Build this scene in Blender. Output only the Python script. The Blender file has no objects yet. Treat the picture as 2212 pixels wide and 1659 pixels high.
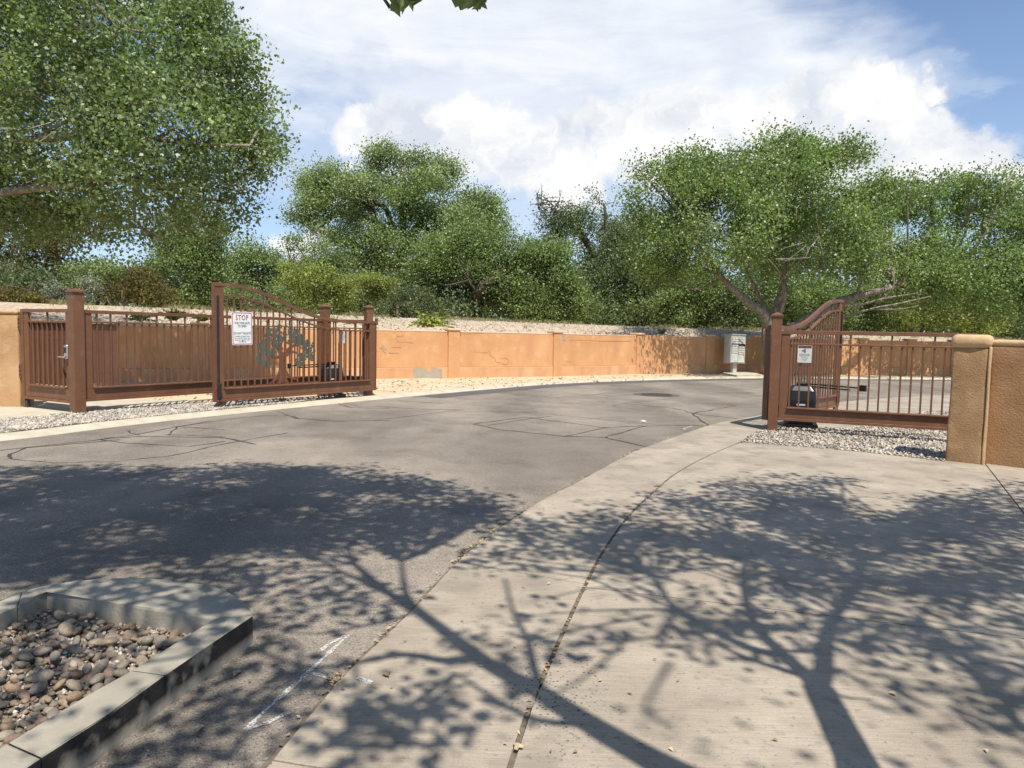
import bpy, bmesh, math, random
import numpy as np
from mathutils import Vector, Matrix, noise as mnoise
random.seed(7); rng = np.random.default_rng(7)
scene = bpy.context.scene
COL = scene.collection

# ---------------------------------------------------------------- camera
FPX = 1534.0; EYE = 1.55; PITCH = math.radians(4.0); ROLL = math.radians(1.15)
f0 = np.array([0, math.cos(PITCH), -math.sin(PITCH)]); r0 = np.array([1., 0, 0]); u0 = np.cross(r0, f0)
RV = math.cos(ROLL)*r0 + math.sin(ROLL)*u0; UV = -math.sin(ROLL)*r0 + math.cos(ROLL)*u0
cd = bpy.data.cameras.new('camera'); cam = bpy.data.objects.new('camera', cd); COL.objects.link(cam)
cd.sensor_width = 36.0; cd.lens = 36.0*FPX/2212.0; cd.clip_end = 5000; cd.clip_start = 0.05
cam.matrix_world = Matrix(((RV[0], UV[0], -f0[0], 0), (RV[1], UV[1], -f0[1], 0), (RV[2], UV[2], -f0[2], EYE), (0, 0, 0, 1)))
scene.camera = cam

# measuring helpers: turn a direction seen in the photograph into a point of the place
def ray(px, py): return f0*FPX + RV*(px-1106) + UV*(829.5-py)
def G(px, py, z=0.0):
    d = ray(px, py); t = (z-EYE)/d[2]; return np.array([d[0]*t, d[1]*t, z])
def A(px, py, y):
    d = ray(px, py); return np.array([0, 0, EYE]) + d*(y/d[1])
def proj(p):
    v = np.asarray(p, float)-np.array([0, 0, EYE]); w = v@f0
    return 1106+FPX*(v@RV)/w, 829.5-FPX*(v@UV)/w, w

# ---------------------------------------------------------------- light
SUN_EL = math.radians(62.5); SX, SY = 0.31, -0.95
_n = math.hypot(SX, SY); SX /= _n; SY /= _n
SUND = Vector((SX*math.cos(SUN_EL), SY*math.cos(SUN_EL), math.sin(SUN_EL)))
sl = bpy.data.lights.new('sun', 'SUN'); sl.energy = 5.0; sl.angle = math.radians(0.55); sl.color = (1.0, 0.945, 0.86)
so = bpy.data.objects.new('sun', sl); COL.objects.link(so); so.rotation_euler = SUND.to_track_quat('Z', 'Y').to_euler()
so.location = (5, -10, 40)
vs = scene.view_settings; vs.view_transform = 'Standard'; vs.look = 'None'; vs.exposure = 0.38; vs.gamma = 1.0; vs.use_curve_mapping = False

world = bpy.data.worlds.new('World'); scene.world = world; world.use_nodes = True
wt = world.node_tree; wt.nodes.clear()
def build_world():
    N = wt.nodes; L = wt.links
    def nd(t, **k):
        n = N.new(t)
        for a, b in k.items(): setattr(n, a, b)
        return n
    def m(op, a, b=None, c=None, clamp=False):
        n = nd('ShaderNodeMath', operation=op, use_clamp=clamp)
        for i, v in enumerate((a, b, c)):
            if v is None: continue
            if isinstance(v, (int, float)): n.inputs[i].default_value = v
            else: L.new(v, n.inputs[i])
        return n.outputs[0]
    def vm(op, a, b=None):
        n = nd('ShaderNodeVectorMath', operation=op)
        for i, v in enumerate((a, b)):
            if v is None: continue
            if isinstance(v, (tuple, list)): n.inputs[i].default_value = v
            else: L.new(v, n.inputs[i])
        return n.outputs[1] if op == 'LENGTH' else n.outputs[0]
    out = nd('ShaderNodeOutputWorld'); bg = nd('ShaderNodeBackground'); L.new(bg.outputs[0], out.inputs[0])
    sky = nd('ShaderNodeTexSky', sky_type='NISHITA'); sky.sun_disc = False; sky.sun_elevation = SUN_EL
    sky.sun_rotation = math.atan2(SX, SY); sky.altitude = 1500; sky.air_density = 1.0; sky.dust_density = 1.2; sky.ozone_density = 1.3
    tc = nd('ShaderNodeTexCoord'); sp = nd('ShaderNodeSeparateXYZ'); L.new(tc.outputs['Generated'], sp.inputs[0])
    az = m('ARCTAN2', sp.outputs[0], sp.outputs[1]); el = m('ARCSINE', sp.outputs[2])
    cb = nd('ShaderNodeCombineXYZ'); L.new(az, cb.inputs[0]); L.new(el, cb.inputs[1]); AE = cb.outputs[0]
    def noise(vec, scale, detail, rough=0.55, color=False, dist=0.0):
        n = nd('ShaderNodeTexNoise'); n.inputs['Scale'].default_value = scale; n.inputs['Detail'].default_value = detail
        n.inputs['Roughness'].default_value = rough; n.inputs['Distortion'].default_value = dist; L.new(vec, n.inputs['Vector'])
        return n.outputs['Color'] if color else n.outputs['Fac']
    gen = tc.outputs['Generated']
    d1 = vm('ADD', vm('MULTIPLY', vm('SUBTRACT', noise(gen, 7, 3, .5, True), (.5, .5, .5)), (.15, .12, 0)), vm('MULTIPLY', vm('SUBTRACT', noise(gen, 26, 9, .62, True), (.5, .5, .5)), (.075, .075, 0)))
    A1 = vm('ADD', AE, d1)
    st = vm('MULTIPLY', gen, (1, 1, 2.6))
    d2 = vm('MULTIPLY', vm('SUBTRACT', noise(st, 3.2, 7, .55, True, .2), (.5, .5, .5)), (.5, .3, 0))
    A2 = vm('ADD', AE, d2)
    def blob(vec, px, py, rx, ry, s, k=1.0):
        d = ray(px, py); d = d/np.linalg.norm(d); a = math.atan2(d[0], d[1]); e = math.asin(d[2])
        v = vm('MULTIPLY', vm('SUBTRACT', vec, (a, e, 0)), (FPX/rx, FPX/ry, 0))
        mr = nd('ShaderNodeMapRange', interpolation_type='SMOOTHSTEP'); L.new(vm('LENGTH', v), mr.inputs[0])
        mr.inputs[1].default_value = 1+s; mr.inputs[2].default_value = 1-s; mr.inputs[3].default_value = 0; mr.inputs[4].default_value = k
        return mr.outputs[0]
    crisp = None
    for b in [(790, 300, 85, 42), (900, 290, 105, 48), (1000, 280, 110, 60), (1130, 340, 190, 65), (1300, 330, 220, 85), (1500, 320, 220, 110), (1690, 300, 170, 100),
              (1810, 265, 130, 70), (1900, 250, 100, 62), (1985, 212, 72, 24), (1930, 330, 130, 80), (2040, 360, 95, 55), (2170, 385, 60, 22), (2230, 410, 60, 30), (660, 505, 70, 32), (740, 400, 60, 40), (1255, 415, 55, 40)]:
        o = blob(A1, *b, .24)
        crisp = o if crisp is None else m('MAXIMUM', crisp, o)
    soft = None
    for b in [(650, 20, 320, 150, 1.0), (1000, 60, 500, 170, 1.0), (1350, 120, 400, 170, 1.0), (1560, 200, 330, 120, 1.), (1700, 240, 260, 50, .8), (1180, 300, 420, 110, .8),
              (950, 190, 300, 90, .55), (1880, 90, 55, 12, .5), (1180, 480, 260, 90, .45), (600, 120, 120, 120, .75), (1900, 160, 150, 40, .35), (2050, 210, 120, 14, .3), (660, 330, 160, 120, .35)]:
        o = blob(A2, *b[:4], .5, b[4])
        soft = o if soft is None else m('MAXIMUM', soft, o)
    # the same kind of broken cloud goes on round the rest of the sky
    far = noise(vm('MULTIPLY', gen, (1, 1, 2.0)), 2.6, 7, .58)
    farm = nd('ShaderNodeMapRange', interpolation_type='SMOOTHSTEP'); L.new(far, farm.inputs[0])
    farm.inputs[1].default_value = .56; farm.inputs[2].default_value = .72; farm.inputs[4].default_value = .6
    side = nd('ShaderNodeMapRange', interpolation_type='SMOOTHSTEP'); L.new(m('ABSOLUTE', az), side.inputs[0]); side.inputs[1].default_value = .68; side.inputs[2].default_value = 1.0
    high = nd('ShaderNodeMapRange', interpolation_type='SMOOTHSTEP'); L.new(el, high.inputs[0]); high.inputs[1].default_value = .45; high.inputs[2].default_value = .7
    farv = m('MULTIPLY', farm.outputs[0], m('MAXIMUM', side.outputs[0], high.outputs[0]))
    wisp = noise(vm('MULTIPLY', gen, (1, 1, 5)), 5, 8, .65, dist=.8)
    wm = nd('ShaderNodeMapRange'); L.new(wisp, wm.inputs[0]); wm.inputs[1].default_value = .30; wm.inputs[2].default_value = .68; wm.inputs[3].default_value = .75; wm.inputs[4].default_value = 1.0
    soft = m('MULTIPLY', m('MAXIMUM', soft, farv), wm.outputs[0])
    # colours
    cn = noise(vm('ADD', gen, vm('MULTIPLY', d1, (1.2, 0, 0))), 13, 9, .6)
    cr = nd('ShaderNodeMapRange'); L.new(cn, cr.inputs[0]); cr.inputs[1].default_value = .36; cr.inputs[2].default_value = .58
    cc = nd('ShaderNodeMix', data_type='RGBA'); L.new(cr.outputs[0], cc.inputs[0]); cc.inputs[6].default_value = (.56, .60, .67, 1); cc.inputs[7].default_value = (.80, .80, .79, 1)
    sn = noise(gen, 4, 6, .55)
    sr = nd('ShaderNodeMapRange'); L.new(sn, sr.inputs[0]); sr.inputs[1].default_value = .35; sr.inputs[2].default_value = .62
    sc = nd('ShaderNodeMix', data_type='RGBA'); L.new(sr.outputs[0], sc.inputs[0]); sc.inputs[6].default_value = (.60, .66, .74, 1); sc.inputs[7].default_value = (.80, .81, .83, 1)
    base = nd('ShaderNodeMix', data_type='RGBA', blend_type='MULTIPLY'); base.inputs[0].default_value = 1; L.new(sky.outputs[0], base.inputs[6]); base.inputs[7].default_value = (SKYK*.92, SKYK*1.0, SKYK*1.08, 1)
    hz = nd('ShaderNodeMapRange', interpolation_type='SMOOTHSTEP'); L.new(el, hz.inputs[0]); hz.inputs[1].default_value = -.05; hz.inputs[2].default_value = .42; hz.inputs[3].default_value = .55; hz.inputs[4].default_value = .08
    hb = nd('ShaderNodeMix', data_type='RGBA'); L.new(hz.outputs[0], hb.inputs[0]); L.new(base.outputs[2], hb.inputs[6]); hb.inputs[7].default_value = (.50, .60, .72, 1)
    mx = nd('ShaderNodeMix', data_type='RGBA'); L.new(soft, mx.inputs[0]); L.new(hb.outputs[2], mx.inputs[6]); L.new(sc.outputs[2], mx.inputs[7])
    mx2 = nd('ShaderNodeMix', data_type='RGBA'); L.new(crisp, mx2.inputs[0]); L.new(mx.outputs[2], mx2.inputs[6]); L.new(cc.outputs[2], mx2.inputs[7])
    up = nd('ShaderNodeMix', data_type='RGBA')
    L.new(mx2.outputs[2], bg.inputs[0]); bg.inputs[1].default_value = 1.0
SKYK = 0.118
build_world()

# ---------------------------------------------------------------- materials
def mat(name, cols, scale=5.0, rough=0.8, bump=0.0, bscale=40.0, detail=6, spec=0.3, speck=None, extra=None, coords='Object', stretch=None, metal=0.0):
    m = bpy.data.materials.new(name); m.use_nodes = True; t = m.node_tree; N = t.nodes; L = t.links
    p = N['Principled BSDF']; p.inputs['Roughness'].default_value = rough; p.inputs['Specular IOR Level'].default_value = spec; p.inputs['Metallic'].default_value = metal
    tc = N.new('ShaderNodeTexCoord'); vec = tc.outputs[coords]
    if stretch:
        mp = N.new('ShaderNodeMapping'); mp.inputs['Scale'].default_value = stretch; L.new(vec, mp.inputs[0]); vec = mp.outputs[0]
    no = N.new('ShaderNodeTexNoise'); no.inputs['Scale'].default_value = scale; no.inputs['Detail'].default_value = detail; no.inputs['Roughness'].default_value = .6; L.new(vec, no.inputs['Vector'])
    cr = N.new('ShaderNodeValToRGB'); L.new(no.outputs['Fac'], cr.inputs[0])
    el = cr.color_ramp.elements; n = len(cols)
    while len(el) < n: el.new(.5)
    for i, c in enumerate(cols):
        el[i].position = .30 + .4*i/max(1, n-1); el[i].color = (*c, 1)
    col = cr.outputs[0]
    if speck:
        for (sc_, c, lo, hi, amt) in speck:
            v = N.new('ShaderNodeTexNoise'); v.inputs['Scale'].default_value = sc_; v.inputs['Detail'].default_value = 2; L.new(vec, v.inputs['Vector'])
            mr = N.new('ShaderNodeMapRange'); L.new(v.outputs['Fac'], mr.inputs[0]); mr.inputs[1].default_value = lo; mr.inputs[2].default_value = hi; mr.inputs[4].default_value = amt
            mx = N.new('ShaderNodeMix'); mx.data_type = 'RGBA'; L.new(mr.outputs[0], mx.inputs[0]); L.new(col, mx.inputs[6]); mx.inputs[7].default_value = (*c, 1); col = mx.outputs[2]
    if extra: col = extra(N, L, vec, col, p)
    L.new(col, p.inputs['Base Color'])
    if bump:
        bn = N.new('ShaderNodeTexNoise'); bn.inputs['Scale'].default_value = bscale; bn.inputs['Detail'].default_value = 5; L.new(vec, bn.inputs['Vector'])
        b = N.new('ShaderNodeBump'); b.inputs['Strength'].default_value = 1.0; b.inputs['Distance'].default_value = bump; L.new(bn.outputs['Fac'], b.inputs['Height']); L.new(b.outputs[0], p.inputs['Normal'])
    return m

def leafmat(name, c1, c2, c3, trans=0.3, rough=0.45):
    m = bpy.data.materials.new(name); m.use_nodes = True; t = m.node_tree; N = t.nodes; L = t.links
    p = N['Principled BSDF']; p.inputs['Roughness'].default_value = rough; p.inputs['Specular IOR Level'].default_value = .45
    g = N.new('ShaderNodeNewGeometry'); cr = N.new('ShaderNodeValToRGB'); L.new(g.outputs['Random Per Island'], cr.inputs[0])
    e = cr.color_ramp.elements; e[0].color = (*c1, 1); e[1].color = (*c3, 1); k = e.new(.5); k.color = (*c2, 1)
    tcn = N.new('ShaderNodeTexCoord'); no = N.new('ShaderNodeTexNoise'); no.inputs['Scale'].default_value = .8; no.inputs['Detail'].default_value = 3; L.new(tcn.outputs['Object'], no.inputs['Vector'])
    hs = N.new('ShaderNodeHueSaturation'); L.new(cr.outputs[0], hs.inputs['Color'])
    mr = N.new('ShaderNodeMapRange'); L.new(no.outputs['Fac'], mr.inputs[0]); mr.inputs[1].default_value = .3; mr.inputs[2].default_value = .7; mr.inputs[3].default_value = .62; mr.inputs[4].default_value = 1.38; L.new(mr.outputs[0], hs.inputs['Value'])
    L.new(hs.outputs[0], p.inputs['Base Color'])
    tr = N.new('ShaderNodeBsdfTranslucent'); 
    tcol = N.new('ShaderNodeMix'); tcol.data_type = 'RGBA'; tcol.blend_type = 'MULTIPLY'; tcol.inputs[0].default_value = 1; L.new(hs.outputs[0], tcol.inputs[6]); tcol.inputs[7].default_value = (1.3, 1.5, .6, 1)
    L.new(tcol.outputs[2], tr.inputs[0])
    ms = N.new('ShaderNodeMixShader'); ms.inputs[0].default_value = trans; L.new(p.outputs[0], ms.inputs[1]); L.new(tr.outputs[0], ms.inputs[2]); L.new(ms.outputs[0], N['Material Output'].inputs[0])
    return m

M = {}
def asphalt_extra(N, L, vec, col, p):
    # wheel-worn streaks and large stains
    mp = N.new('ShaderNodeMapping'); mp.inputs['Scale'].default_value = (.35, .12, 1); mp.inputs['Rotation'].default_value = (0, 0, math.radians(40)); L.new(vec, mp.inputs[0])
    n = N.new('ShaderNodeTexNoise'); n.inputs['Scale'].default_value = 1.6; n.inputs['Detail'].default_value = 5; L.new(mp.outputs[0], n.inputs['Vector'])
    mr = N.new('ShaderNodeMapRange'); L.new(n.outputs['Fac'], mr.inputs[0]); mr.inputs[1].default_value = .42; mr.inputs[2].default_value = .62; mr.inputs[3].default_value = .78; mr.inputs[4].default_value = 1.18
    mx = N.new('ShaderNodeMix'); mx.data_type = 'RGBA'; mx.blend_type = 'MULTIPLY'; mx.inputs[0].default_value = 1; L.new(col, mx.inputs[6]); L.new(mr.outputs[0], mx.inputs[7])
    return mx.outputs[2]
M['asphalt'] = mat('asphalt', [(.172, .146, .117), (.214, .182, .145), (.256, .217, .171)], 1.6, .92, .006, 110, speck=[(1.1, (0.085, 0.075, 0.065), .54, .72, .55), (5, (0.100, 0.085, 0.070), .62, .72, .4), (22, (0.300, 0.265, 0.210), .55, .66, .45), (34, (0.090, 0.080, 0.070), .56, .66, .45), (95, (0.400, 0.340, 0.280), .58, .65, .7), (75, (0.045, 0.040, 0.038), .58, .65, .75), (260, (0.500, 0.430, 0.350), .60, .66, .7), (210, (0.040, 0.036, 0.034), .60, .66, .6)], extra=asphalt_extra)
M['new_asphalt'] = mat('dark_asphalt_patch', [(.085, .078, .075), (.11, .10, .093)], 3, .92, .004, 160, speck=[(300, (.3, .27, .24), .62, .67, .5)])
M['tar'] = mat('crack_seal_tar', [(.030, .029, .030), (.06, .056, .054)], 8, .6, .002, 60, spec=.35)
def conc_extra(N, L, vec, col, p):
    # exposed aggregate patch, worn through near the joint
    v = N.new('ShaderNodeTexVoronoi'); v.inputs['Scale'].default_value = 52; L.new(vec, v.inputs['Vector'])
    mr = N.new('ShaderNodeMapRange'); L.new(v.outputs['Distance'], mr.inputs[0]); mr.inputs[1].default_value = .34; mr.inputs[2].default_value = .26
    sp = N.new('ShaderNodeVectorMath'); sp.operation = 'SUBTRACT'; L.new(vec, sp.inputs[0]); c = G(1205, 1490); sp.inputs[1].default_value = (c[0], c[1], 0)
    sm = N.new('ShaderNodeVectorMath'); sm.operation = 'MULTIPLY'; L.new(sp.outputs[0], sm.inputs[0]); sm.inputs[1].default_value = (1.9, .85, 0)
    ln = N.new('ShaderNodeVectorMath'); ln.operation = 'LENGTH'; L.new(sm.outputs[0], ln.inputs[0])
    n = N.new('ShaderNodeTexNoise'); n.inputs['Scale'].default_value = 9; n.inputs['Detail'].default_value = 4; L.new(vec, n.inputs['Vector'])
    ad = N.new('ShaderNodeMath'); ad.operation = 'ADD'; L.new(ln.outputs[1], ad.inputs[0]); L.new(n.outputs['Fac'], ad.inputs[1])
    m2 = N.new('ShaderNodeMapRange'); L.new(ad.outputs[0], m2.inputs[0]); m2.inputs[1].default_value = 1.02; m2.inputs[2].default_value = .75
    vs_ = N.new('ShaderNodeTexWhiteNoise'); L.new(v.outputs['Position'], vs_.inputs[0])
    keep = N.new('ShaderNodeMath'); keep.operation = 'GREATER_THAN'; L.new(vs_.outputs[0], keep.inputs[0]); keep.inputs[1].default_value = .45
    mu = N.new('ShaderNodeMath'); mu.operation = 'MULTIPLY'; L.new(mr.outputs[0], mu.inputs[0]); L.new(m2.outputs[0], mu.inputs[1])
    mu2 = N.new('ShaderNodeMath'); mu2.operation = 'MULTIPLY'; L.new(mu.outputs[0], mu2.inputs[0]); L.new(keep.outputs[0], mu2.inputs[1])
    mx = N.new('ShaderNodeMix'); mx.data_type = 'RGBA'; L.new(mu2.outputs[0], mx.inputs[0]); L.new(col, mx.inputs[6]); mx.inputs[7].default_value = (.10, .095, .09, 1)
    # brushed finish and stains
    mp = N.new('ShaderNodeMapping'); mp.inputs['Scale'].default_value = (3, 60, 1); mp.inputs['Rotation'].default_value = (0, 0, math.radians(-12)); L.new(vec, mp.inputs[0])
    n3 = N.new('ShaderNodeTexNoise'); n3.inputs['Scale'].default_value = 2; n3.inputs['Detail'].default_value = 4; L.new(mp.outputs[0], n3.inputs['Vector'])
    m3 = N.new('ShaderNodeMapRange'); L.new(n3.outputs['Fac'], m3.inputs[0]); m3.inputs[1].default_value = .3; m3.inputs[2].default_value = .7; m3.inputs[3].default_value = .86; m3.inputs[4].default_value = 1.12
    mx2 = N.new('ShaderNodeMix'); mx2.data_type = 'RGBA'; mx2.blend_type = 'MULTIPLY'; mx2.inputs[0].default_value = 1; L.new(mx.outputs[2], mx2.inputs[6]); L.new(m3.outputs[0], mx2.inputs[7])
    return mx2.outputs[2]
M['concrete'] = mat('paving_concrete', [(.25, .21, .160), (.327, .277, .213), (.40, .34, .263)], 1.3, .9, .0012, 220, speck=[(260, (.5, .45, .37), .60, .68, .5), (190, (.13, .115, .1), .62, .68, .5), (14, (.2, .175, .145), .60, .74, .6), (3.2, (.19, .165, .13), .52, .72, .65), (38, (.16, .14, .11), .64, .72, .6)], extra=conc_extra)
M['curbstone'] = mat('curb_concrete', [(.38, .335, .25), (.46, .405, .305), (.52, .46, .35)], 3, .9, .002, 90, speck=[(60, (.3, .26, .2), .6, .7, .5)])
def kerb_extra(N, L, vec, col, p):
    g = N.new('ShaderNodeNewGeometry'); s = N.new('ShaderNodeSeparateXYZ'); L.new(g.outputs['True Normal'], s.inputs[0])
    side = N.new('ShaderNodeMapRange'); L.new(s.outputs[2], side.inputs[0]); side.inputs[1].default_value = .5; side.inputs[2].default_value = .3
    pz = N.new('ShaderNodeSeparateXYZ'); L.new(vec, pz.inputs[0])
    zr = N.new('ShaderNodeMapRange'); L.new(pz.outputs[2], zr.inputs[0]); zr.inputs[1].default_value = .015; zr.inputs[2].default_value = .06
    n = N.new('ShaderNodeTexNoise'); n.inputs['Scale'].default_value = 7; n.inputs['Detail'].default_value = 6; L.new(vec, n.inputs['Vector'])
    nr = N.new('ShaderNodeMapRange'); L.new(n.outputs['Fac'], nr.inputs[0]); nr.inputs[1].default_value = .28; nr.inputs[2].default_value = .44
    a = N.new('ShaderNodeMath'); a.operation = 'MULTIPLY'; L.new(side.outputs[0], a.inputs[0]); L.new(nr.outputs[0], a.inputs[1])
    b = N.new('ShaderNodeMath'); b.operation = 'MULTIPLY'; L.new(a.outputs[0], b.inputs[0]); L.new(zr.outputs[0], b.inputs[1])
    mx = N.new('ShaderNodeMix'); mx.data_type = 'RGBA'; L.new(b.outputs[0], mx.inputs[0]); L.new(col, mx.inputs[6]); mx.inputs[7].default_value = (.02, .018, .018, 1)
    return mx.outputs[2]
M['kerb_plain'] = mat('kerb_concrete', [(.235, .21, .165), (.31, .28, .22), (.38, .345, .27)], 2.5, .88, .003, 55, speck=[(200, (.2, .19, .17), .62, .7, .5), (10, (.28, .27, .24), .58, .7, .5)])
M['kerb'] = mat('tyre_blackened_kerb', [(.235, .21, .165), (.31, .28, .22), (.38, .345, .27)], 2.5, .88, .003, 55, speck=[(200, (.2, .19, .17), .62, .7, .5), (10, (.28, .27, .24), .58, .7, .5)], extra=kerb_extra)
M['dirt'] = mat('sandy_dirt', [(.42, .32, .20), (.52, .405, .26), (.60, .48, .32)], 1.2, .95, .02, 12, speck=[(40, (.25, .18, .12), .60, .70, .6), (110, (.65, .52, .36), .60, .68, .5)])
M['bed'] = mat('planter_grit', [(.12, .095, .07), (.2, .165, .12), (.28, .23, .17)], 20, .95, .01, 60, speck=[(150, (.4, .35, .27), .58, .66, .6)])
M['joint'] = mat('joint_soil', [(.10, .08, .06), (.2, .165, .12)], 30, .95, .004, 80)
M['levee'] = mat('levee_gravel', [(.30, .235, .165), (.41, .325, .23), (.50, .40, .29)], 6, .95, .05, 10, speck=[(22, (.20, .15, .11), .56, .64, .6), (34, (.68, .57, .45), .58, .66, .6), (1.2, (.26, .25, .13), .62, .72, .35)])
M['ground'] = mat('woodland_floor', [(.12, .10, .06), (.17, .14, .085)], 2, .95, .02, 10)
def vstone(name, cols, rough=.8):
    m = bpy.data.materials.new(name); m.use_nodes = True; N = m.node_tree.nodes; L = m.node_tree.links; p = N['Principled BSDF']; p.inputs['Roughness'].default_value = rough
    g = N.new('ShaderNodeNewGeometry'); oi = N.new('ShaderNodeObjectInfo'); ad = N.new('ShaderNodeMath'); ad.operation = 'ADD'; L.new(g.outputs['Random Per Island'], ad.inputs[0]); L.new(oi.outputs['Random'], ad.inputs[1])
    fr = N.new('ShaderNodeMath'); fr.operation = 'FRACT'; L.new(ad.outputs[0], fr.inputs[0])
    cr = N.new('ShaderNodeValToRGB'); L.new(fr.outputs[0], cr.inputs[0]); e = cr.color_ramp.elements; cr.color_ramp.interpolation = 'CONSTANT'
    while len(e) < len(cols): e.new(.5)
    for i, c in enumerate(cols): e[i].position = i/len(cols); e[i].color = (*c, 1)
    tc = N.new('ShaderNodeTexCoord'); no = N.new('ShaderNodeTexNoise'); no.inputs['Scale'].default_value = 4; no.inputs['Detail'].default_value = 8; L.new(tc.outputs['Object'], no.inputs['Vector'])
    mr = N.new('ShaderNodeMapRange'); L.new(no.outputs['Fac'], mr.inputs[0]); mr.inputs[1].default_value = .3; mr.inputs[2].default_value = .7; mr.inputs[3].default_value = .7; mr.inputs[4].default_value = 1.25
    mx = N.new('ShaderNodeMix'); mx.data_type = 'RGBA'; mx.blend_type = 'MULTIPLY'; mx.inputs[0].default_value = 1; L.new(cr.outputs[0], mx.inputs[6]); L.new(mr.outputs[0], mx.inputs[7]); L.new(mx.outputs[2], p.inputs['Base Color'])
    return m
M['gravel'] = vstone('pale_gravel_stone', [(0.385, 0.340, 0.266), (0.296, 0.252, 0.192), (0.459, 0.422, 0.348), (0.222, 0.178, 0.133), (0.414, 0.333, 0.252), (0.340, 0.318, 0.281), (0.503, 0.466, 0.400)], .9)
M['pebble'] = vstone('river_stone_rock', [(0.204, 0.165, 0.120), (0.242, 0.180, 0.120), (0.177, 0.150, 0.116), (0.268, 0.210, 0.143), (0.193, 0.130, 0.092), (0.311, 0.260, 0.194), (0.183, 0.155, 0.124), (0.247, 0.170, 0.107), (0.215, 0.180, 0.134)], .75)
M['chip'] = vstone('small_stone_chip', [(.42, .38, .31), (.30, .26, .2), (.52, .48, .42), (.34, .24, .17), (.2, .18, .15)], .85)
M['litter'] = vstone('dry_leaf', [(0.374, 0.272, 0.152), (0.296, 0.200, 0.104), (0.429, 0.336, 0.209), (0.218, 0.144, 0.085)], .8)
M['paint'] = mat('brown_gate_paint', [(.142, .062, .030), (.168, .075, .037), (.19, .087, .045)], 1.5, .42, .0004, 120, spec=.4, speck=[(6, (.23, .125, .075), .55, .75, .6), (30, (.25, .17, .12), .66, .72, .45), (1.2, (.12, .055, .03), .5, .7, .5)])
M['paint2'] = mat('plain_brown_sheet', [(.14, .075, .044), (.17, .092, .055)], 4, .6)  # flat brown of the lock shield
M['teal'] = mat('teal_gate_paint', [(0.075, 0.107, 0.090), (0.094, 0.125, 0.108)], 5, .55)
M['trunkpaint'] = mat('medallion_brown_paint', [(.15, .065, .04), (.18, .078, .048)], 5, .55)
M['black'] = mat('black_plastic_shell', [(.012, .013, .015), (.02, .021, .023)], 4, .35, spec=.5)
M['rubber'] = mat('black_rubber_edge', [(.018, .018, .02), (.03, .03, .032)], 6, .7)
M['darkmetal'] = mat('dark_metal', [(.05, .045, .042), (.08, .07, .065)], 8, .5, metal=.4)
M['chrome'] = mat('satin_steel', [(.5, .48, .44), (.62, .6, .56)], 10, .35, metal=.9)
M['signwhite'] = mat('sign_white_sheet', [(.74, .76, .73), (.80, .81, .78)], 4, .45)
M['signred'] = mat('sign_red_ink', [(.33, .035, .04), (.40, .05, .05)], 8, .5)
M['signblack'] = mat('sign_black_ink', [(.03, .03, .03), (.05, .05, .05)], 8, .5)
M['signgrey'] = mat('sign_pale_sheet', [(.50, .50, .47), (.58, .58, .55)], 8, .5)
M['redled'] = mat('red_plastic', [(.35, .03, .03), (.4, .04, .05)], 8, .4)
M['box'] = mat('mailbox_grey_paint', [(.44, .435, .38), (.50, .49, .43)], 3, .55)
M['boxface'] = mat('mailbox_door_paint', [(.50, .50, .43), (.55, .55, .48)], 6, .5)
M['slot'] = mat('dark_opening', [(.03, .03, .03), (.05, .05, .05)], 6, .8)
def stucco_extra(seedscale, dark):
    def fn(N, L, vec, col, p):
        mp = N.new('ShaderNodeMapping'); mp.inputs['Scale'].default_value = (1, 1, .35); L.new(vec, mp.inputs[0])
        n = N.new('ShaderNodeTexNoise'); n.inputs['Scale'].default_value = seedscale; n.inputs['Detail'].default_value = 7; L.new(mp.outputs[0], n.inputs['Vector'])
        mr = N.new('ShaderNodeMapRange'); L.new(n.outputs['Fac'], mr.inputs[0]); mr.inputs[1].default_value = .5; mr.inputs[2].default_value = .72; mr.inputs[4].default_value = .6
        mx = N.new('ShaderNodeMix'); mx.data_type = 'RGBA'; L.new(mr.outputs[0], mx.inputs[0]); L.new(col, mx.inputs[6]); mx.inputs[7].default_value = (*dark, 1)
        return mx.outputs[2]
    return fn
M['stucco'] = mat('orange_stucco', [(.50, .262, .115), (.585, .32, .148), (.64, .36, .178)], 1.1, .95, .006, 30, speck=[(5, (.72, .42, .25), .55, .75, .5)], extra=stucco_extra(1.7, (.52, .25, .125)))
M['plinth'] = mat('faded_stucco_base', [(0.521, 0.272, 0.129), (0.595, 0.330, 0.166), (0.632, 0.378, 0.207)], 1.6, .95, .006, 30, extra=stucco_extra(2.6, (0.446, 0.262, 0.147)))
M['coping'] = mat('weathered_coping', [(.58, .40, .26), (.70, .50, .34)], 2.5, .95, .006, 30)
M['block'] = mat('bare_grey_block', [(.33, .29, .22), (.40, .36, .28)], 4, .95, .003, 60)
M['crackdark'] = mat('wall_crack_shadow', [(.26, .13, .07), (.34, .17, .09)], 20, .95)
M['tanstucco'] = mat('shaded_tan_stucco', [(.27, .158, .075), (.33, .20, .10), (.39, .25, .135)], 3.2, .95, .007, 55, speck=[(9, (.44, .31, .17), .57, .72, .5)])  # pillar tan darkened: the front face's grazing shade is in the colour
M['tanwall'] = mat('orange_tan_stucco', [(.40, .235, .11), (.47, .285, .14), (.52, .335, .175)], 2.2, .95, .007, 45, speck=[(4, (.55, .39, .23), .55, .72, .6)])
M['tanlit'] = mat('sunlit_tan_stucco', [(.42, .27, .14), (.49, .33, .18), (.55, .39, .22)], 3.2, .95, .006, 55)  # lighter copy of the pillar tan, sunlight put into the colour
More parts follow.
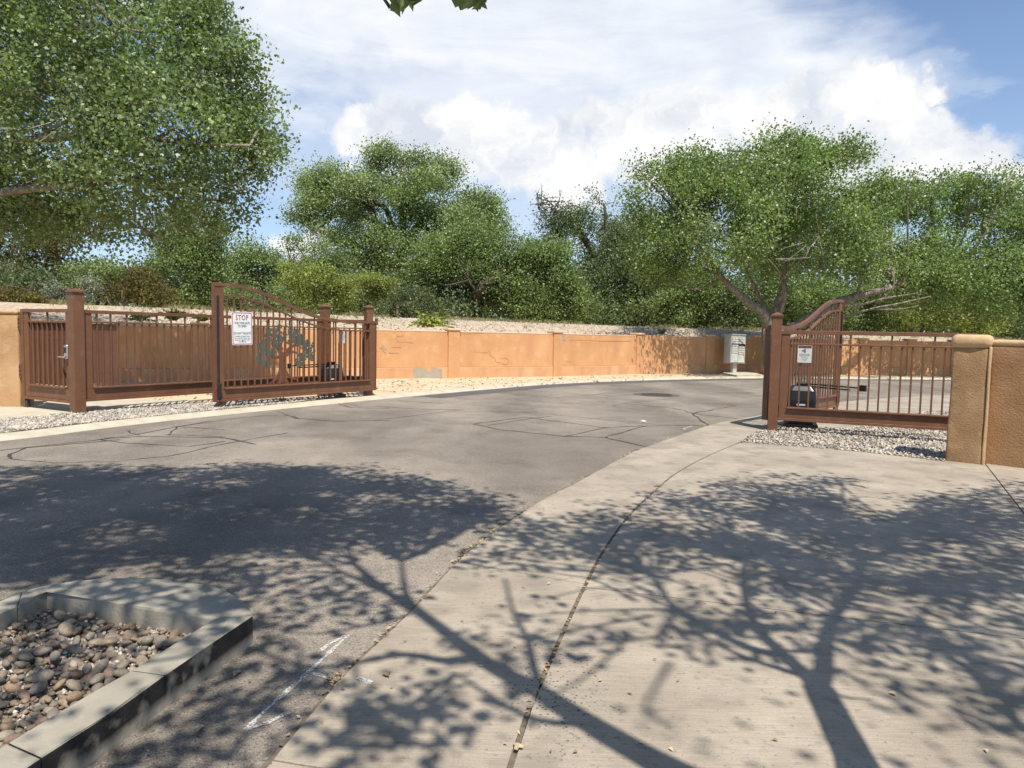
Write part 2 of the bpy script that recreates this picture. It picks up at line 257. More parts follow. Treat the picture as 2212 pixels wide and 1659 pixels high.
M['brownstucco'] = mat('brown_stucco', [(.31, .172, .08), (.37, .212, .105), (.42, .25, .13)], 2.4, .95, .008, 45, extra=stucco_extra(1.4, (.33, .19, .085)))
M['bark'] = mat('grey_brown_bark', [(0.130, 0.101, 0.075), (0.247, 0.202, 0.156), (0.390, 0.332, 0.267)], 3, .95, .03, 9, stretch=(4, 4, .8))
M['palebark'] = mat('pale_branch_bark', [(.26, .22, .165), (.40, .35, .28), (.50, .45, .37)], 5, .9, .006, 20)
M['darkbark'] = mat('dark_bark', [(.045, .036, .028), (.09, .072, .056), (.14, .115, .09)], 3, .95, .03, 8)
M['cotton'] = leafmat('cottonwood_leaf', (0.106, 0.151, 0.061), (0.172, 0.233, 0.086), (0.271, 0.314, 0.141), .32, .42)
M['cotton2'] = leafmat('cottonwood_leaf_bright', (0.114, 0.166, 0.061), (0.191, 0.267, 0.086), (0.295, 0.347, 0.130), .34, .42)  # slightly brighter green than the other cottonwood leaf
M['oldcotton'] = leafmat('old_cottonwood_leaf', (0.148, 0.203, 0.080), (0.227, 0.293, 0.108), (0.318, 0.365, 0.153), .3, .5)
M['bright'] = leafmat('bright_green_leaf', (0.162, 0.199, 0.053), (0.256, 0.287, 0.076), (0.362, 0.377, 0.107), .35, .5)
M['mid'] = leafmat('mid_green_leaf', (0.117, 0.174, 0.064), (0.187, 0.247, 0.082), (0.264, 0.314, 0.116), .32, .5)
M['dark'] = leafmat('dark_green_leaf', (0.082, 0.112, 0.054), (0.123, 0.166, 0.067), (0.191, 0.228, 0.093), .28, .5)
M['olive'] = leafmat('yellow_olive_leaf', (.10, .105, .028), (.145, .145, .04), (.19, .18, .06), .35, .55)
M['silver'] = leafmat('silvery_leaf', (.16, .18, .12), (.23, .25, .18), (.30, .32, .25), .2, .6)
M['rusty'] = leafmat('rust_tinged_leaf', (.07, .10, .03), (.13, .12, .03), (.23, .13, .04), .3, .6)
M['grass'] = leafmat('dry_grass_blade', (.25, .21, .10), (.34, .28, .15), (.14, .17, .05), .2, .7)

def chalk_mat():
    m = bpy.data.materials.new('white_chalk_paint'); m.use_nodes = True; N = m.node_tree.nodes; L = m.node_tree.links; p = N['Principled BSDF']; p.inputs['Base Color'].default_value = (.72, .71, .68, 1); p.inputs['Roughness'].default_value = .95
    tc = N.new('ShaderNodeTexCoord'); n = N.new('ShaderNodeTexNoise'); n.inputs['Scale'].default_value = 130; n.inputs['Detail'].default_value = 4; L.new(tc.outputs['Object'], n.inputs['Vector'])
    mr = N.new('ShaderNodeMapRange'); L.new(n.outputs['Fac'], mr.inputs[0]); mr.inputs[1].default_value = .42; mr.inputs[2].default_value = .56
    mr.inputs[4].default_value = .72
    L.new(mr.outputs[0], p.inputs['Alpha']); return m
M['chalk'] = chalk_mat()
def perf_mat():
    m = mat('perforated_brown_sheet', [(.16, .075, .045), (.2, .095, .06)], 4, .6); N = m.node_tree.nodes; L = m.node_tree.links; p = N['Principled BSDF']
    tc = N.new('ShaderNodeTexCoord'); v = N.new('ShaderNodeVectorMath'); v.operation = 'SCALE'; v.inputs['Scale'].default_value = 320; L.new(tc.outputs['Object'], v.inputs[0])
    s = N.new('ShaderNodeSeparateXYZ'); L.new(v.outputs[0], s.inputs[0]); outs = []
    for i in (0, 2):
        a = N.new('ShaderNodeMath'); a.operation = 'SINE'; L.new(s.outputs[i], a.inputs[0]); outs.append(a.outputs[0])
    mu = N.new('ShaderNodeMath'); mu.operation = 'MULTIPLY'; L.new(outs[0], mu.inputs[0]); L.new(outs[1], mu.inputs[1])
    gt = N.new('ShaderNodeMath'); gt.operation = 'LESS_THAN'; L.new(mu.outputs[0], gt.inputs[0]); gt.inputs[1].default_value = .30; L.new(gt.outputs[0], p.inputs['Alpha']); return m
M['perf'] = perf_mat()

# ---------------------------------------------------------------- object helpers
def tag(o, label=None, cat=None, group=None, kind=None):
    if label: o['label'] = label
    if cat: o['category'] = cat
    if group: o['group'] = group
    if kind: o['kind'] = kind
    return o
def thing(name, label, cat, loc=(0, 0, 0), rz=0.0, group=None):
    o = bpy.data.objects.new(name, None); COL.objects.link(o); o.location = loc; o.rotation_euler = (0, 0, rz); o.empty_display_size = .2
    return tag(o, label, cat, group)
def link(name, me, m, parent=None, loc=None, rot=None):
    o = bpy.data.objects.new(name, me); COL.objects.link(o)
    if parent is not None: o.parent = parent
    if loc is not None: o.location = loc
    if rot is not None: o.rotation_euler = rot
    if m is not None and len(me.materials) == 0: me.materials.append(m)
    return o
def mesh(name, v, f, smooth=False):
    me = bpy.data.meshes.new(name); me.from_pydata([tuple(map(float, p)) for p in v], [], f); me.update()
    if smooth: me.shade_smooth()
    return me
def obj(name, v, f, m, parent=None, smooth=False, loc=None, rot=None): return link(name, mesh(name, v, f, smooth), m, parent, loc, rot)
def fastmesh(name, V, quads):
    """V (n,3) array, quads (k,c) int array, c corners each"""
    me = bpy.data.meshes.new(name); n = len(V); k, c = quads.shape
    me.vertices.add(n); me.vertices.foreach_set('co', np.ascontiguousarray(V, dtype=np.float32).ravel())
    me.loops.add(k*c); me.loops.foreach_set('vertex_index', np.ascontiguousarray(quads, dtype=np.int32).ravel())
    me.polygons.add(k); me.polygons.foreach_set('loop_start', np.arange(0, k*c, c, dtype=np.int32)); me.polygons.foreach_set('loop_total', np.full(k, c, dtype=np.int32))
    me.update(calc_edges=True); return me
_bc = {}
def boxmesh(dx, dy, dz, b):
    key = (round(dx, 4), round(dy, 4), round(dz, 4), b)
    if key in _bc: return _bc[key]
    bm = bmesh.new(); b = min(b, dx*.3, dy*.3, dz*.3); hx, hy, hz = dx/2, dy/2, dz/2
    for sx in (-1, 1):
        for sy in (-1, 1):
            for sz in (-1, 1):
                for k in range(3):
                    c = [hx, hy, hz]
                    for j in range(3):
                        if j != k: c[j] -= b
                    bm.verts.new((c[0]*sx, c[1]*sy, c[2]*sz))
    bmesh.ops.convex_hull(bm, input=bm.verts)
    bmesh.ops.dissolve_limit(bm, angle_limit=.01, verts=bm.verts, edges=bm.edges)
    me = bpy.data.meshes.new('box'); bm.to_mesh(me); bm.free(); _bc[key] = me; return me
def box(name, x0, x1, y0, y1, z0, z1, m, parent=None, b=.004, rz=None):
    me = boxmesh(x1-x0, y1-y0, z1-z0, b)
    if len(me.materials) and me.materials[0] != m:
        key = ((round(x1-x0, 4), round(y1-y0, 4), round(z1-z0, 4), b, m.name))
        if key not in _bc: c = me.copy(); c.materials.clear(); c.materials.append(m); _bc[key] = c
        me = _bc[key]
    o = link(name, me, m, parent, ((x0+x1)/2, (y0+y1)/2, (z0+z1)/2)); 
    if rz: o.rotation_euler = (0, 0, rz)
    return o
def prism(name, pts, z0, z1, m, parent=None, bev=0.0, kind=None):
    bm = bmesh.new(); a = sum(pts[i][0]*pts[(i+1) % len(pts)][1]-pts[(i+1) % len(pts)][0]*pts[i][1] for i in range(len(pts)))
    if a < 0: pts = pts[::-1]
    n = len(pts); lo = [bm.verts.new((p[0], p[1], z0)) for p in pts]; hi = [bm.verts.new((p[0], p[1], z1)) for p in pts]
    top = bm.faces.new(hi)
    for i in range(n): bm.faces.new((lo[i], lo[(i+1) % n], hi[(i+1) % n], hi[i]))
    if bev:
        bmesh.ops.bevel(bm, geom=list(top.edges), offset=bev, segments=3, affect='EDGES', profile=.5)
    bmesh.ops.triangulate(bm, faces=[f for f in bm.faces if len(f.verts) > 4])
    me = bpy.data.meshes.new(name); bm.to_mesh(me); bm.free(); o = link(name, me, m, parent)
    if kind: o['kind'] = kind
    return o
def sheet(name, pts, z, m, parent=None, kind='structure'):
    bm = bmesh.new(); a = sum(pts[i][0]*pts[(i+1) % len(pts)][1]-pts[(i+1) % len(pts)][0]*pts[i][1] for i in range(len(pts)))
    if a < 0: pts = pts[::-1]
    f = bm.faces.new([bm.verts.new((p[0], p[1], z)) for p in pts]); bmesh.ops.triangulate(bm, faces=[f])
    me = bpy.data.meshes.new(name); bm.to_mesh(me); bm.free(); o = link(name, me, m, parent)
    if kind and parent is None: o['kind'] = kind
    return o
def smooth_line(P, n=6):
    P = [np.array(p[:2], float) for p in P]; Q = [2*P[0]-P[1]]+P+[2*P[-1]-P[-2]]; out = []
    for i in range(1, len(Q)-2):
        for k in range(n):
            t = k/n; a, b, c, d = Q[i-1], Q[i], Q[i+1], Q[i+2]
            out.append(.5*((2*b)+(-a+c)*t+(2*a-5*b+4*c-d)*t*t+(-a+3*b-3*c+d)*t**3))
    out.append(P[-1]); return out
def offset_line(P, d):
    out = []
    for i, p in enumerate(P):
        t = P[min(i+1, len(P)-1)]-P[max(i-1, 0)]; t = t/np.linalg.norm(t); out.append(p+np.array([t[1], -t[0]])*d)   # d>0: to the right
    return out
def clip(poly, p, q, off=0.0):
    """keep the part of poly left of p->q, moved off metres to the left"""
    p = np.array(p[:2]); q = np.array(q[:2]); t = (q-p)/np.linalg.norm(q-p); n = np.array([-t[1], t[0]]); p = p+n*off
    s = [(np.array(v[:2])-p)@n for v in poly]; out = []
    for i in range(len(poly)):
        a, b = np.array(poly[i][:2]), np.array(poly[(i+1) % len(poly)][:2]); sa, sb = s[i], s[(i+1) % len(poly)]
        if sa >= 0: out.append(a)
        if (sa >= 0) != (sb >= 0): out.append(a+(b-a)*sa/(sa-sb))
    return out
def ribbon(name, pts, w, z, m, parent=None, jitter=0.0, taper=False):
    P = [np.array(p[:2], float) for p in pts]; V = []; F = []
    for i, p in enumerate(P):
        t = P[min(i+1, len(P)-1)]-P[max(i-1, 0)]; t = t/(np.linalg.norm(t)+1e-9); n = np.array([-t[1], t[0]]); ww = w*(1+random.uniform(-jitter, jitter))
        if taper: ww *= .35+.65*math.sin(math.pi*min(1, max(0, .1+.8*i/(len(P)-1))))
        a = p+n*ww/2; b = p-n*ww/2; V += [(a[0], a[1], z), (b[0], b[1], z)]
        if i: F.append((2*i-2, 2*i-1, 2*i+1, 2*i))
    return obj(name, V, F, m, parent)
class Tube:
    def __init__(s): s.V = []; s.F = []
    def add(s, pts, r0, r1, sides=8, wob=0.0):
        P = [np.array(p, float) for p in pts]; n = len(P); base = len(s.V); a = None
        for i, p in enumerate(P):
            t = P[min(i+1, n-1)]-P[max(i-1, 0)]; t = t/(np.linalg.norm(t)+1e-9)
            if a is None: a = np.cross(t, [0.13, .31, .94] if abs(t[2]) < .9 else [1., 0, 0])
            a = a-(a@t)*t; a = a/(np.linalg.norm(a)+1e-9); b = np.cross(t, a); r = r0+(r1-r0)*i/(n-1)
            for k in range(sides):
                ang = 2*math.pi*k/sides; rr = r*(1+wob*random.uniform(-1, 1)); s.V.append(p+(a*math.cos(ang)+b*math.sin(ang))*rr)
            if i:
                for k in range(sides):
                    k2 = (k+1) % sides; s.F.append((base+(i-1)*sides+k, base+(i-1)*sides+k2, base+i*sides+k2, base+i*sides+k))
        s.F.append(tuple(base+(n-1)*sides+k for k in range(sides)))
    def build(s, name, m, parent=None, smooth=True): return obj(name, s.V, s.F, m, parent, smooth)
def curve3(P, n=5):
    P = [np.array(p, float) for p in P]; Q = [2*P[0]-P[1]]+P+[2*P[-1]-P[-2]]; out = []
    for i in range(1, len(Q)-2):
        for k in range(n):
            t = k/n; a, b, c, d = Q[i-1], Q[i], Q[i+1], Q[i+2]
            out.append(.5*((2*b)+(-a+c)*t+(2*a-5*b+4*c-d)*t*t+(-a+3*b-3*c+d)*t**3))
    out.append(P[-1]); return out
def inpoly(pt, poly):
    x, y = pt[0], pt[1]; c = False; j = len(poly)-1
    for i in range(len(poly)):
        xi, yi = poly[i][0], poly[i][1]; xj, yj = poly[j][0], poly[j][1]
        if (yi > y) != (yj > y) and x < (xj-xi)*(y-yi)/(yj-yi)+xi: c = not c
        j = i
    return c
def stones(name, polys, r, m, z=0.0, parent=None, flat=.65, zj=.01, kind='stuff'):
    base = np.array([[1, 0, 0], [-1, 0, 0], [0, 1, 0], [0, -1, 0], [0, 0, 1], [0, 0, -1]], float)
    tri = np.array([[0, 2, 4], [2, 1, 4], [1, 3, 4], [3, 0, 4], [2, 0, 5], [1, 2, 5], [3, 1, 5], [0, 3, 5]])
    pts = []
    for poly, cnt in polys:
        a = np.array([p[:2] for p in poly]); lo, hi = a.min(0), a.max(0); k = 0; tries = 0
        while k < cnt and tries < cnt*30:
            tries += 1; p = lo+(hi-lo)*np.random.rand(2)
            if inpoly(p, a): pts.append(p); k += 1
    pts = np.array(pts); k = len(pts); rs = r*(.5+rng.random(k)**1.5*1.1)
    sc = rs[:, None, None]*np.stack([rng.uniform(.7, 1.3, k), rng.uniform(.6, 1.1, k), rng.uniform(.45, .8, k)*flat/.65], 1)[:, None, :]
    V = base[None]*(1+rng.uniform(-.25, .25, (k, 6, 1)))*sc + rng.uniform(-.25, .25, (k, 6, 3))*rs[:, None, None]*.6
    a = rng.uniform(0, 6.28, k); c, s = np.cos(a), np.sin(a); R = np.zeros((k, 3, 3)); R[:, 0, 0] = c; R[:, 0, 1] = -s; R[:, 1, 0] = s; R[:, 1, 1] = c; R[:, 2, 2] = 1
    V = np.einsum('kij,knj->kni', R, V); V[:, :, 0] += pts[:, 0, None]; V[:, :, 1] += pts[:, 1, None]; V[:, :, 2] += z+rng.uniform(0, zj, k)[:, None]+rs[:, None]*.15
    F = (tri[None]+6*np.arange(k)[:, None, None]).reshape(-1, 3)
    o = link(name, fastmesh(name, V.reshape(-1, 3), F), m, parent)
    if kind: o['kind'] = kind
    return o
np.random.seed(3)

def leaf_verts(C, size, upbias=.35, droop=0.0, aspect=.85):
    k = len(C); nrm = rng.normal(size=(k, 3)); nrm /= np.linalg.norm(nrm, axis=1)[:, None]; nrm[:, 2] += upbias; nrm /= np.linalg.norm(nrm, axis=1)[:, None]
    t = rng.normal(size=(k, 3)); t[:, 2] -= droop; t -= (t*nrm).sum(1)[:, None]*nrm; t /= np.linalg.norm(t, axis=1)[:, None]; b = np.cross(nrm, t)
    s = size*rng.uniform(.7, 1.25, k)[:, None]
    v0 = C-t*s*.5; v2 = C+t*s*.55; mid = C-t*s*.12
    v1 = mid+b*s*.5*aspect+nrm*s*.12; v3 = mid-b*s*.5*aspect+nrm*s*.12
    return np.stack([v0, v1, v2, v3], 1).reshape(-1, 3)
def leaves(name, C, size, m, parent=None, **k):
    V = leaf_verts(C, size, **k); F = np.arange(len(V)).reshape(-1, 4); return link(name, fastmesh(name, V, F), m, parent)
def sample_clusters(lobes, nclus, seed=0, hole=.0, hscale=.6, shell=.55):
    """lobes: (centre, radii, weight) -> cluster centres"""
    w = np.array([l[2]*l[1][0]*l[1][2] for l in lobes]); w = w/w.sum(); out = []; li = []
    for _ in range(nclus):
        i = rng.choice(len(lobes), p=w); c, r, _w = lobes[i]; d = rng.normal(size=3); d /= np.linalg.norm(d); q = shell+(1.03-shell)*rng.random()**.7
        if rng.random() < .25: q = rng.random()**.5
        p = np.array(c)+d*np.array(r)*q
        if hole > 0:
            v = mnoise.noise(Vector(p*hscale)+Vector((seed*7.3, 0, 0)))
            if v < -hole: continue
        out.append(p); li.append(i)
    return np.array(out), li
def px_lobe(px, py, rx, ry, y, w=1.0, dy=None):
    c = A(px, py, y); k = y/FPX; return (c, (rx*k, (dy if dy else max(rx, ry)*k*.9), ry*k), w)
def tree(name, label, cat, base, lobes, nclus, per, crad, lsize, lm, bm_, limbs=(), group=None, twigs=0, hole=.12, hscale=.6, seed=0, shell=.55, upbias=.35, twigmat=None, twr=.012, prune=None):
    t = thing(name, label, cat, base, 0, group); B = np.array(base)
    lob = [(np.array(c)-B, r, w) for c, r, w in lobes]
    cl, li = sample_clusters(lob, nclus, seed, hole, hscale, shell)
    n = len(cl); off = rng.normal(size=(n, per, 3))*crad*np.array([1, 1, .75]); off *= rng.uniform(.6, 1.25, (n, 1, 1))
    C = (cl[:, None, :]+off).reshape(-1, 3)
    if prune is not None: C = C[prune(C+B)]
    leaves('crown', C, lsize, lm, t, upbias=upbias, droop=.5)
    tb = Tube()
    for pts, ra, rb in limbs:
        P = [np.array(p)-B for p in pts]; tb.add(curve3(P, 4) if len(P) > 2 else P, ra, rb, 9, .07)
    ends = [np.array(p)-B for pts, ra, rb in limbs for p in pts[1:]]
    if not ends: ends = [np.array([0, 0, .3])]
    # boughs from the limbs into each lobe
    E = np.array(ends); cents = []
    for c, r, w in lob:
        j = np.argmin(((E-c)**2).sum(1)+np.where(E[:, 2] > c[2]+.5, 4, 0)); s = E[j]; midp = (s+c)/2+rng.normal(size=3)*.12*np.linalg.norm(c-s); L_ = np.linalg.norm(c-s)
        tb.add(curve3([s, midp, c], 4), max(.02, .022*L_), .015+.004*L_, 6); cents.append(c)
    if tb.V: tb.build('trunk', bm_, t)
    if twigs:
        tw = Tube()
        for j in rng.choice(n, min(twigs, n), replace=False):
            c = cents[li[j]]; p = cl[j]; q = c+(p-c)*rng.uniform(.1, .45); m_ = (q+p)/2+rng.normal(size=3)*.08*np.linalg.norm(p-q); tw.add([q, m_, p+(p-c)*.04], twr, twr*.4, 4)
        tw.build('twigs', twigmat or bm_, t)['kind'] = 'stuff'
    return t
def pxpath(L, y, dy=None): return [A(p[0], p[1], (p[2] if len(p) > 2 else y)) for p in L]

# ================================================================= LARGE STRUCTURE
Z1 = lambda x, y: (x*.23993, 575.1+y*.23993)
Z2 = lambda x, y: (427.6+x*.2044, 575.1+y*.2044)
Z3 = lambda x, y: ((1100+x/1.94)*.7373, (900+y/1.94)*.7373)
Z4 = lambda x, y: ((2060+x/2.989)*.7373, (860+y/2.989)*.7373)

sheet('ground', [(-900, -60), (900, -60), (900, 900), (-900, 900)], -.06, M['ground'])
road = sheet('road', [(-60, -30), (60, -30), (60, 34), (-60, 34)], 0, M['asphalt'])

# near concrete ribbon (gutter strip) and the paved apron to its right
SLp = [(605, 1632), (738, 1473), (898, 1317), (983, 1224), (1040, 1175), (1107, 1126), (1183, 1077), (1245, 1046), (1353, 986.5), (1397, 967.5), (1529, 921.5), (1581.5, 909.5), (1642, 898.5), (1720, 884), (1805, 871), (1920, 861), (2047, 855), (2300, 852), (2800, 850)]
SRp = [(1098, 1655), (1138, 1535), (1174, 1455), (1218, 1357), (1267, 1255), (1307, 1184), (1360, 1113), (1431.5, 1046), (1471.5, 1017), (1529, 986.5), (1597.5, 956.6), (1629, 936.5), (1655, 930.5)]
SL0 = [G(*p)[:2] for p in SLp]; SR0 = [G(*p)[:2] for p in SRp]
d = SL0[0]-SL0[1]; SL0 = [SL0[0]+d/np.linalg.norm(d)*6]+SL0; d = SR0[0]-SR0[1]; SR0 = [SR0[0]+d/np.linalg.norm(d)*6.5]+SR0
SL = smooth_line(SL0, 5); SR = smooth_line(SR0, 5)
iL = min(range(len(SL)), key=lambda i: abs(proj((*SL[i], 0))[0]-1642) if i > 20 else 1e9)
strip_poly = SL[:iL+1]+[G(1714, 919)[:2]]+SR[::-1]
curbstrip = bpy.data.objects.new('gutter_strip', None); COL.objects.link(curbstrip); curbstrip['kind'] = 'structure'
joints = [((587, 1650), (1100, 1735)), ((1009.5, 1221.6), (1262.7, 1266)), ((1236, 1051), (1396, 1077)), ((1397, 967.5), (1525, 990)), ((1541.5, 921.6), (1631, 936.6))]
JW = [(G(*a)[:2], G(*b)[:2]) for a, b in joints]
for i in range(len(JW)+1):
    p = strip_poly
    if i > 0: p = clip(p, JW[i-1][0], JW[i-1][1], .005)
    if i < len(JW): p = clip(p, JW[i][1], JW[i][0], .005)
    if len(p) > 2: prism('slab', p, -.03, .016, M['concrete'], curbstrip, .004)
ribbon('joint_fill', SR, .075, .008, M['joint'], curbstrip)
for a_, b_ in JW: ribbon('joint_fill', [a_, b_], .03, .006, M['joint'], curbstrip)

SRo = offset_line(SR, .024)
gra = [G(1605, 958.5)[:2], G(1740, 968)[:2], G(1900, 983)[:2], G(2041, 1000)[:2]]
iR = min(range(len(SRo)), key=lambda i: np.linalg.norm(SRo[i]-gra[0]))
PA = np.array([5.673, 9.19]); PB = np.array([5.964, 8.959]); WD = np.array([.70, -.714])
apron = SRo[:iR]+gra+[PA+[.1, .12], PB+[.15, .15], PB+WD*9+[.15, .15], np.array([13., -6]), np.array([SRo[0][0], -6.])]
J1 = (G(1425, 1079)[:2], G(2212, 1164)[:2]); J2 = (G(1327, 1281.6)[:2], G(2211, 1386)[:2]); J0 = (G(1700, 1560)[:2]*0+np.array([-1., .6]), np.array([9., -1.6]))
JR = (G(2136, 1015)[:2], G(2211.6, 1112.7)[:2])
paving = bpy.data.objects.new('paved_apron', None); COL.objects.link(paving); paving['kind'] = 'structure'
b1 = clip(apron, J1[0], J1[1], .005)
prism('slab', clip(b1, JR[1], JR[0], .006), -.03, .018, M['concrete'], paving, .004)
prism('slab', clip(b1, JR[0], JR[1], .006), -.03, .018, M['concrete'], paving, .004)
b2 = clip(clip(apron, J1[1], J1[0], .005), J2[0], J2[1], .008)
prism('slab', clip(b2, JR[1], JR[0], .006), -.03, .018, M['concrete'], paving, .004)
prism('slab', clip(b2, JR[0], JR[1], .006), -.03, .018, M['concrete'], paving, .004)
b3 = clip(clip(apron, J2[1], J2[0], .008), J0[0], J0[1], .005); prism('slab', b3, -.03, .018, M['concrete'], paving, .004)
b4 = clip(apron, J0[1], J0[0], .005); prism('slab', b4, -.03, .018, M['concrete'], paving, .004)
for a_, b_ in (J1, J2, JR, J0): ribbon('joint_fill', [a_, a_+(b_-a_)*1.6], .05, .0045, M['joint'], paving)

# concrete walk beyond the right gate
gb = [G(1714, 919)[:2], G(1826, 928)[:2], G(1853, 921)[:2], G(1950, 895)[:2], G(2050, 887)[:2], G(2300, 880)[:2]]
walk = prism('sidewalk', SL[iL:]+[G(2800, 872)[:2]]+gb[::-1], -.03, .017, M['concrete'], None, .004, 'structure')
# gravel beds: pale stones on a dirt sheet
gpoly = [G(1605, 958)[:2]]+gra[1:]+[PA+[.15, .15], PB+[.2, .2], PB+WD*4+[.6, .6], np.array([16, 12.]), G(2300, 880)[:2]]+gb[::-1]+[G(1655, 930.5)[:2], G(1629, 936.5)[:2]]
sheet('gravel_bed', gpoly, .010, M['bed'])
vis = [G(1602, 958)[:2]]+[p-[0, .0] for p in gra[1:]]+[PA+[.15, .2], np.array([7.6, 9.6]), np.array([8.6, 11.5]), G(2050, 887)[:2]]+gb[:4][::-1]+[G(1655, 930.5)[:2], G(1629, 936.5)[:2]]
stones('gravel', [(vis, 15000)], .021, M['gravel'], .008, zj=.018)

# far kerb ribbon and the verge behind it
FUp = [(-500, 978), (-250, 967), (0, 946), (240, 917), (428, 897), (640, 876), (840, 857), (1010, 842), (1191, 828), (1400, 820), (1645, 816), (1850, 818), (2050, 819.5), (2400, 824)]
FU = smooth_line([G(*p)[:2] for p in FUp], 5)
FL = offset_line(FU, .30)
kv = []; kf = []
prof = [(0.0, -.02), (0.0, .055), (.03, .065), (.12, .062), (.20, .035), (.30, .004), (.31, -.02)]
rows = [offset_line(FU, p[0]) for p in prof]
for j in range(len(FU)):
    for k, p in enumerate(prof): q = rows[k][j]; kv.append((q[0], q[1], p[1]))
n = len(prof)
for j in range(len(FU)-1):
    for k in range(n-1): kf.append((j*n+k, j*n+k+1, (j+1)*n+k+1, (j+1)*n+k))
o = obj('kerb', kv, kf, M['curbstone'], None, True); o['kind'] = 'structure'
# wall line
WP = [(-19.5, 14.8), (-10.3, 19.65), (-7.2, 21.2), (-4.38, 22.714), (-1.908, 24.1), (1.436, 25.958), (5.128, 29.0), (8.853, 30.937), (10.9, 31.9), (14.748, 32.0), (19.779, 32.8), (40, 34)]
WP = [np.array(p) for p in WP]
back = offset_line([np.array(p) for p in smooth_line(WP, 2)], -7)
verge = FU+[np.array([60., 40.])]+back[::-1]+[np.array([-45., 14.])]
sheet('verge', verge, .045, M['dirt'])
ribbon('asphalt_patch', offset_line(FU, .75)[int(len(FU)*.48):], .75, .004, M['new_asphalt'], road)

# sidewalk and gravel at the left gate
lw = prism('sidewalk', [G(*p)[:2] for p in [(-400, 905), (0, 914), (60, 909), (155, 899), (185, 895.5), (300, 885), (417, 876), (400, 869), (185, 871), (100, 876), (60, 884), (0, 884), (-400, 880)]], -.03, .062, M['curbstone'], None, .006, 'structure')
lgp = [G(*p)[:2] for p in [(-400, 905), (0, 914), (60, 909), (155, 899), (185, 895.5), (300, 885), (417, 876), (470, 874), (600, 866), (700, 859), (760, 860), (640, 874), (428, 895), (240, 915), (0, 944), (-400, 972)]]
sheet('gravel_bed', lgp, .050, M['bed'])
vis2 = [G(*p)[:2] for p in [(-20, 914), (60, 909), (155, 900), (300, 886), (417, 877), (600, 868), (740, 861), (640, 875), (428, 896), (240, 916), (-20, 946)]]
stones('gravel', [(vis2, 11000)], .023, M['gravel'], .048, zj=.02)
stones('loose_stones', [([G(*p)[:2] for p in [(180, 871), (420, 868), (640, 860), (900, 850), (1500, 816), (1640, 812), (1540, 809), (1191, 817), (811, 823), (463, 840)]], 700)], .028, M['chip'], .045)

# embankment behind the wall
crest = [A(-900, 628, 21), A(-300, 640, 22.5), A(0, 652, 24.5), A(400, 668, 27.5), A(810, 685, 30.5), A(1200, 699.5, 34.5), A(1650, 715, 38.5), A(1900, 724, 39), A(2151, 733, 39.5), A(2900, 758, 43)]
cl_ = [np.array(p[:2]) for p in crest]; cz = [p[2] for p in crest]
t_in = np.linspace(0, len(cl_)-1, 240); CX = np.interp(t_in, range(len(cl_)), [p[0] for p in cl_]); CY = np.interp(t_in, range(len(cl_)), [p[1] for p in cl_]); CZ = np.interp(t_in, range(len(cl_)), cz)
cline = [np.array([a, b]) for a, b in zip(CX, CY)]
lv = []; lf = []
offs = [(4.6, .04), (3.6, .30), (2.4, .62), (1.2, .88), (.35, .985), (0, 1.0), (-.6, .995), (-2.0, .93), (-4, .86), (-12, .84), (-60, .84), (-500, .84)]
rws = [offset_line(cline, o_) for o_, _ in offs]
for j in range(len(cline)):
    for k, (o_, h) in enumerate(offs):
        q = rws[k][j]; nz = mnoise.noise(Vector((q[0]*.9, q[1]*.9, 0)))*.05 if o_ > -20 else 0
        lv.append((q[0], q[1], CZ[j]*h+(nz if h != 1.0 or True else 0)*.6))
n = len(offs)
for j in range(len(cline)-1):
    for k in range(n-1): lf.append((j*n+k, j*n+k+1, (j+1)*n+k+1, (j+1)*n+k))
o = obj('embankment', lv, [f[::-1] for f in lf], M['levee'], None, True); o['kind'] = 'structure'
# stones scattered on the visible face
sv = []
for _ in range(16000):
    j = random.randrange(70, 225); k = random.uniform(-.5, 3.0); q = offset_line(cline[j-1:j+2], k)[1]; h = np.interp(k, [-.6, 0, .35, 1.2, 2.4, 3.6], [.995, 1, .985, .88, .62, .30])
    sv.append((q[0]+random.uniform(-.2, .2), q[1]+random.uniform(-.2, .2), CZ[j]*h))
sv = np.array(sv); tri = np.array([[0, 2, 4], [2, 1, 4], [1, 3, 4], [3, 0, 4]]); bs = np.array([[1, 0, 0], [-1, 0, 0], [0, 1, 0], [0, -1, 0], [0, 0, .8]], float)
V = bs[None]*rng.uniform(.018, .05, (len(sv), 1, 1))*rng.uniform(.6, 1.2, (len(sv), 5, 1))+sv[:, None, :]
o = link('embankment_stones', fastmesh('embankment_stones', V.reshape(-1, 3), (tri[None]+5*np.arange(len(sv))[:, None, None]).reshape(-1, 3)), M['chip']); o['kind'] = 'stuff'
# dry grass and weeds along the crest
gp = []
for _ in range(5200):
    j = random.randrange(60, 230); k = random.choice([random.uniform(-3, -.2), random.gauss(-.4, .5), random.uniform(0, 2.5) if random.random() < .25 else -.5]); q = offset_line(cline[j-1:j+2], k)[1]
    if mnoise.noise(Vector((q[0]*.35, q[1]*.35, 3))) < -.05 and k > -1: continue
    h = np.interp(k, [-3, -.6, 0, .35, 1.2, 2.4], [.9, .995, 1, .985, .88, .62]); gp.append((q[0], q[1], CZ[j]*h, random.uniform(.07, .24)))
gv = []; gf = []
for x, y, z, h in gp:
    for _ in range(5):
        a = random.uniform(0, 6.28); l = random.uniform(.2, .9)*h; dx, dy = math.cos(a)*l, math.sin(a)*l; w = .012; ox, oy = random.uniform(-.06, .06), random.uniform(-.06, .06); b0 = len(gv)
        gv += [(x+ox-w, y+oy, z-.02), (x+ox+w, y+oy, z-.02), (x+ox+dx, y+oy+dy, z+h)]; gf.append((b0, b0+1, b0+2))
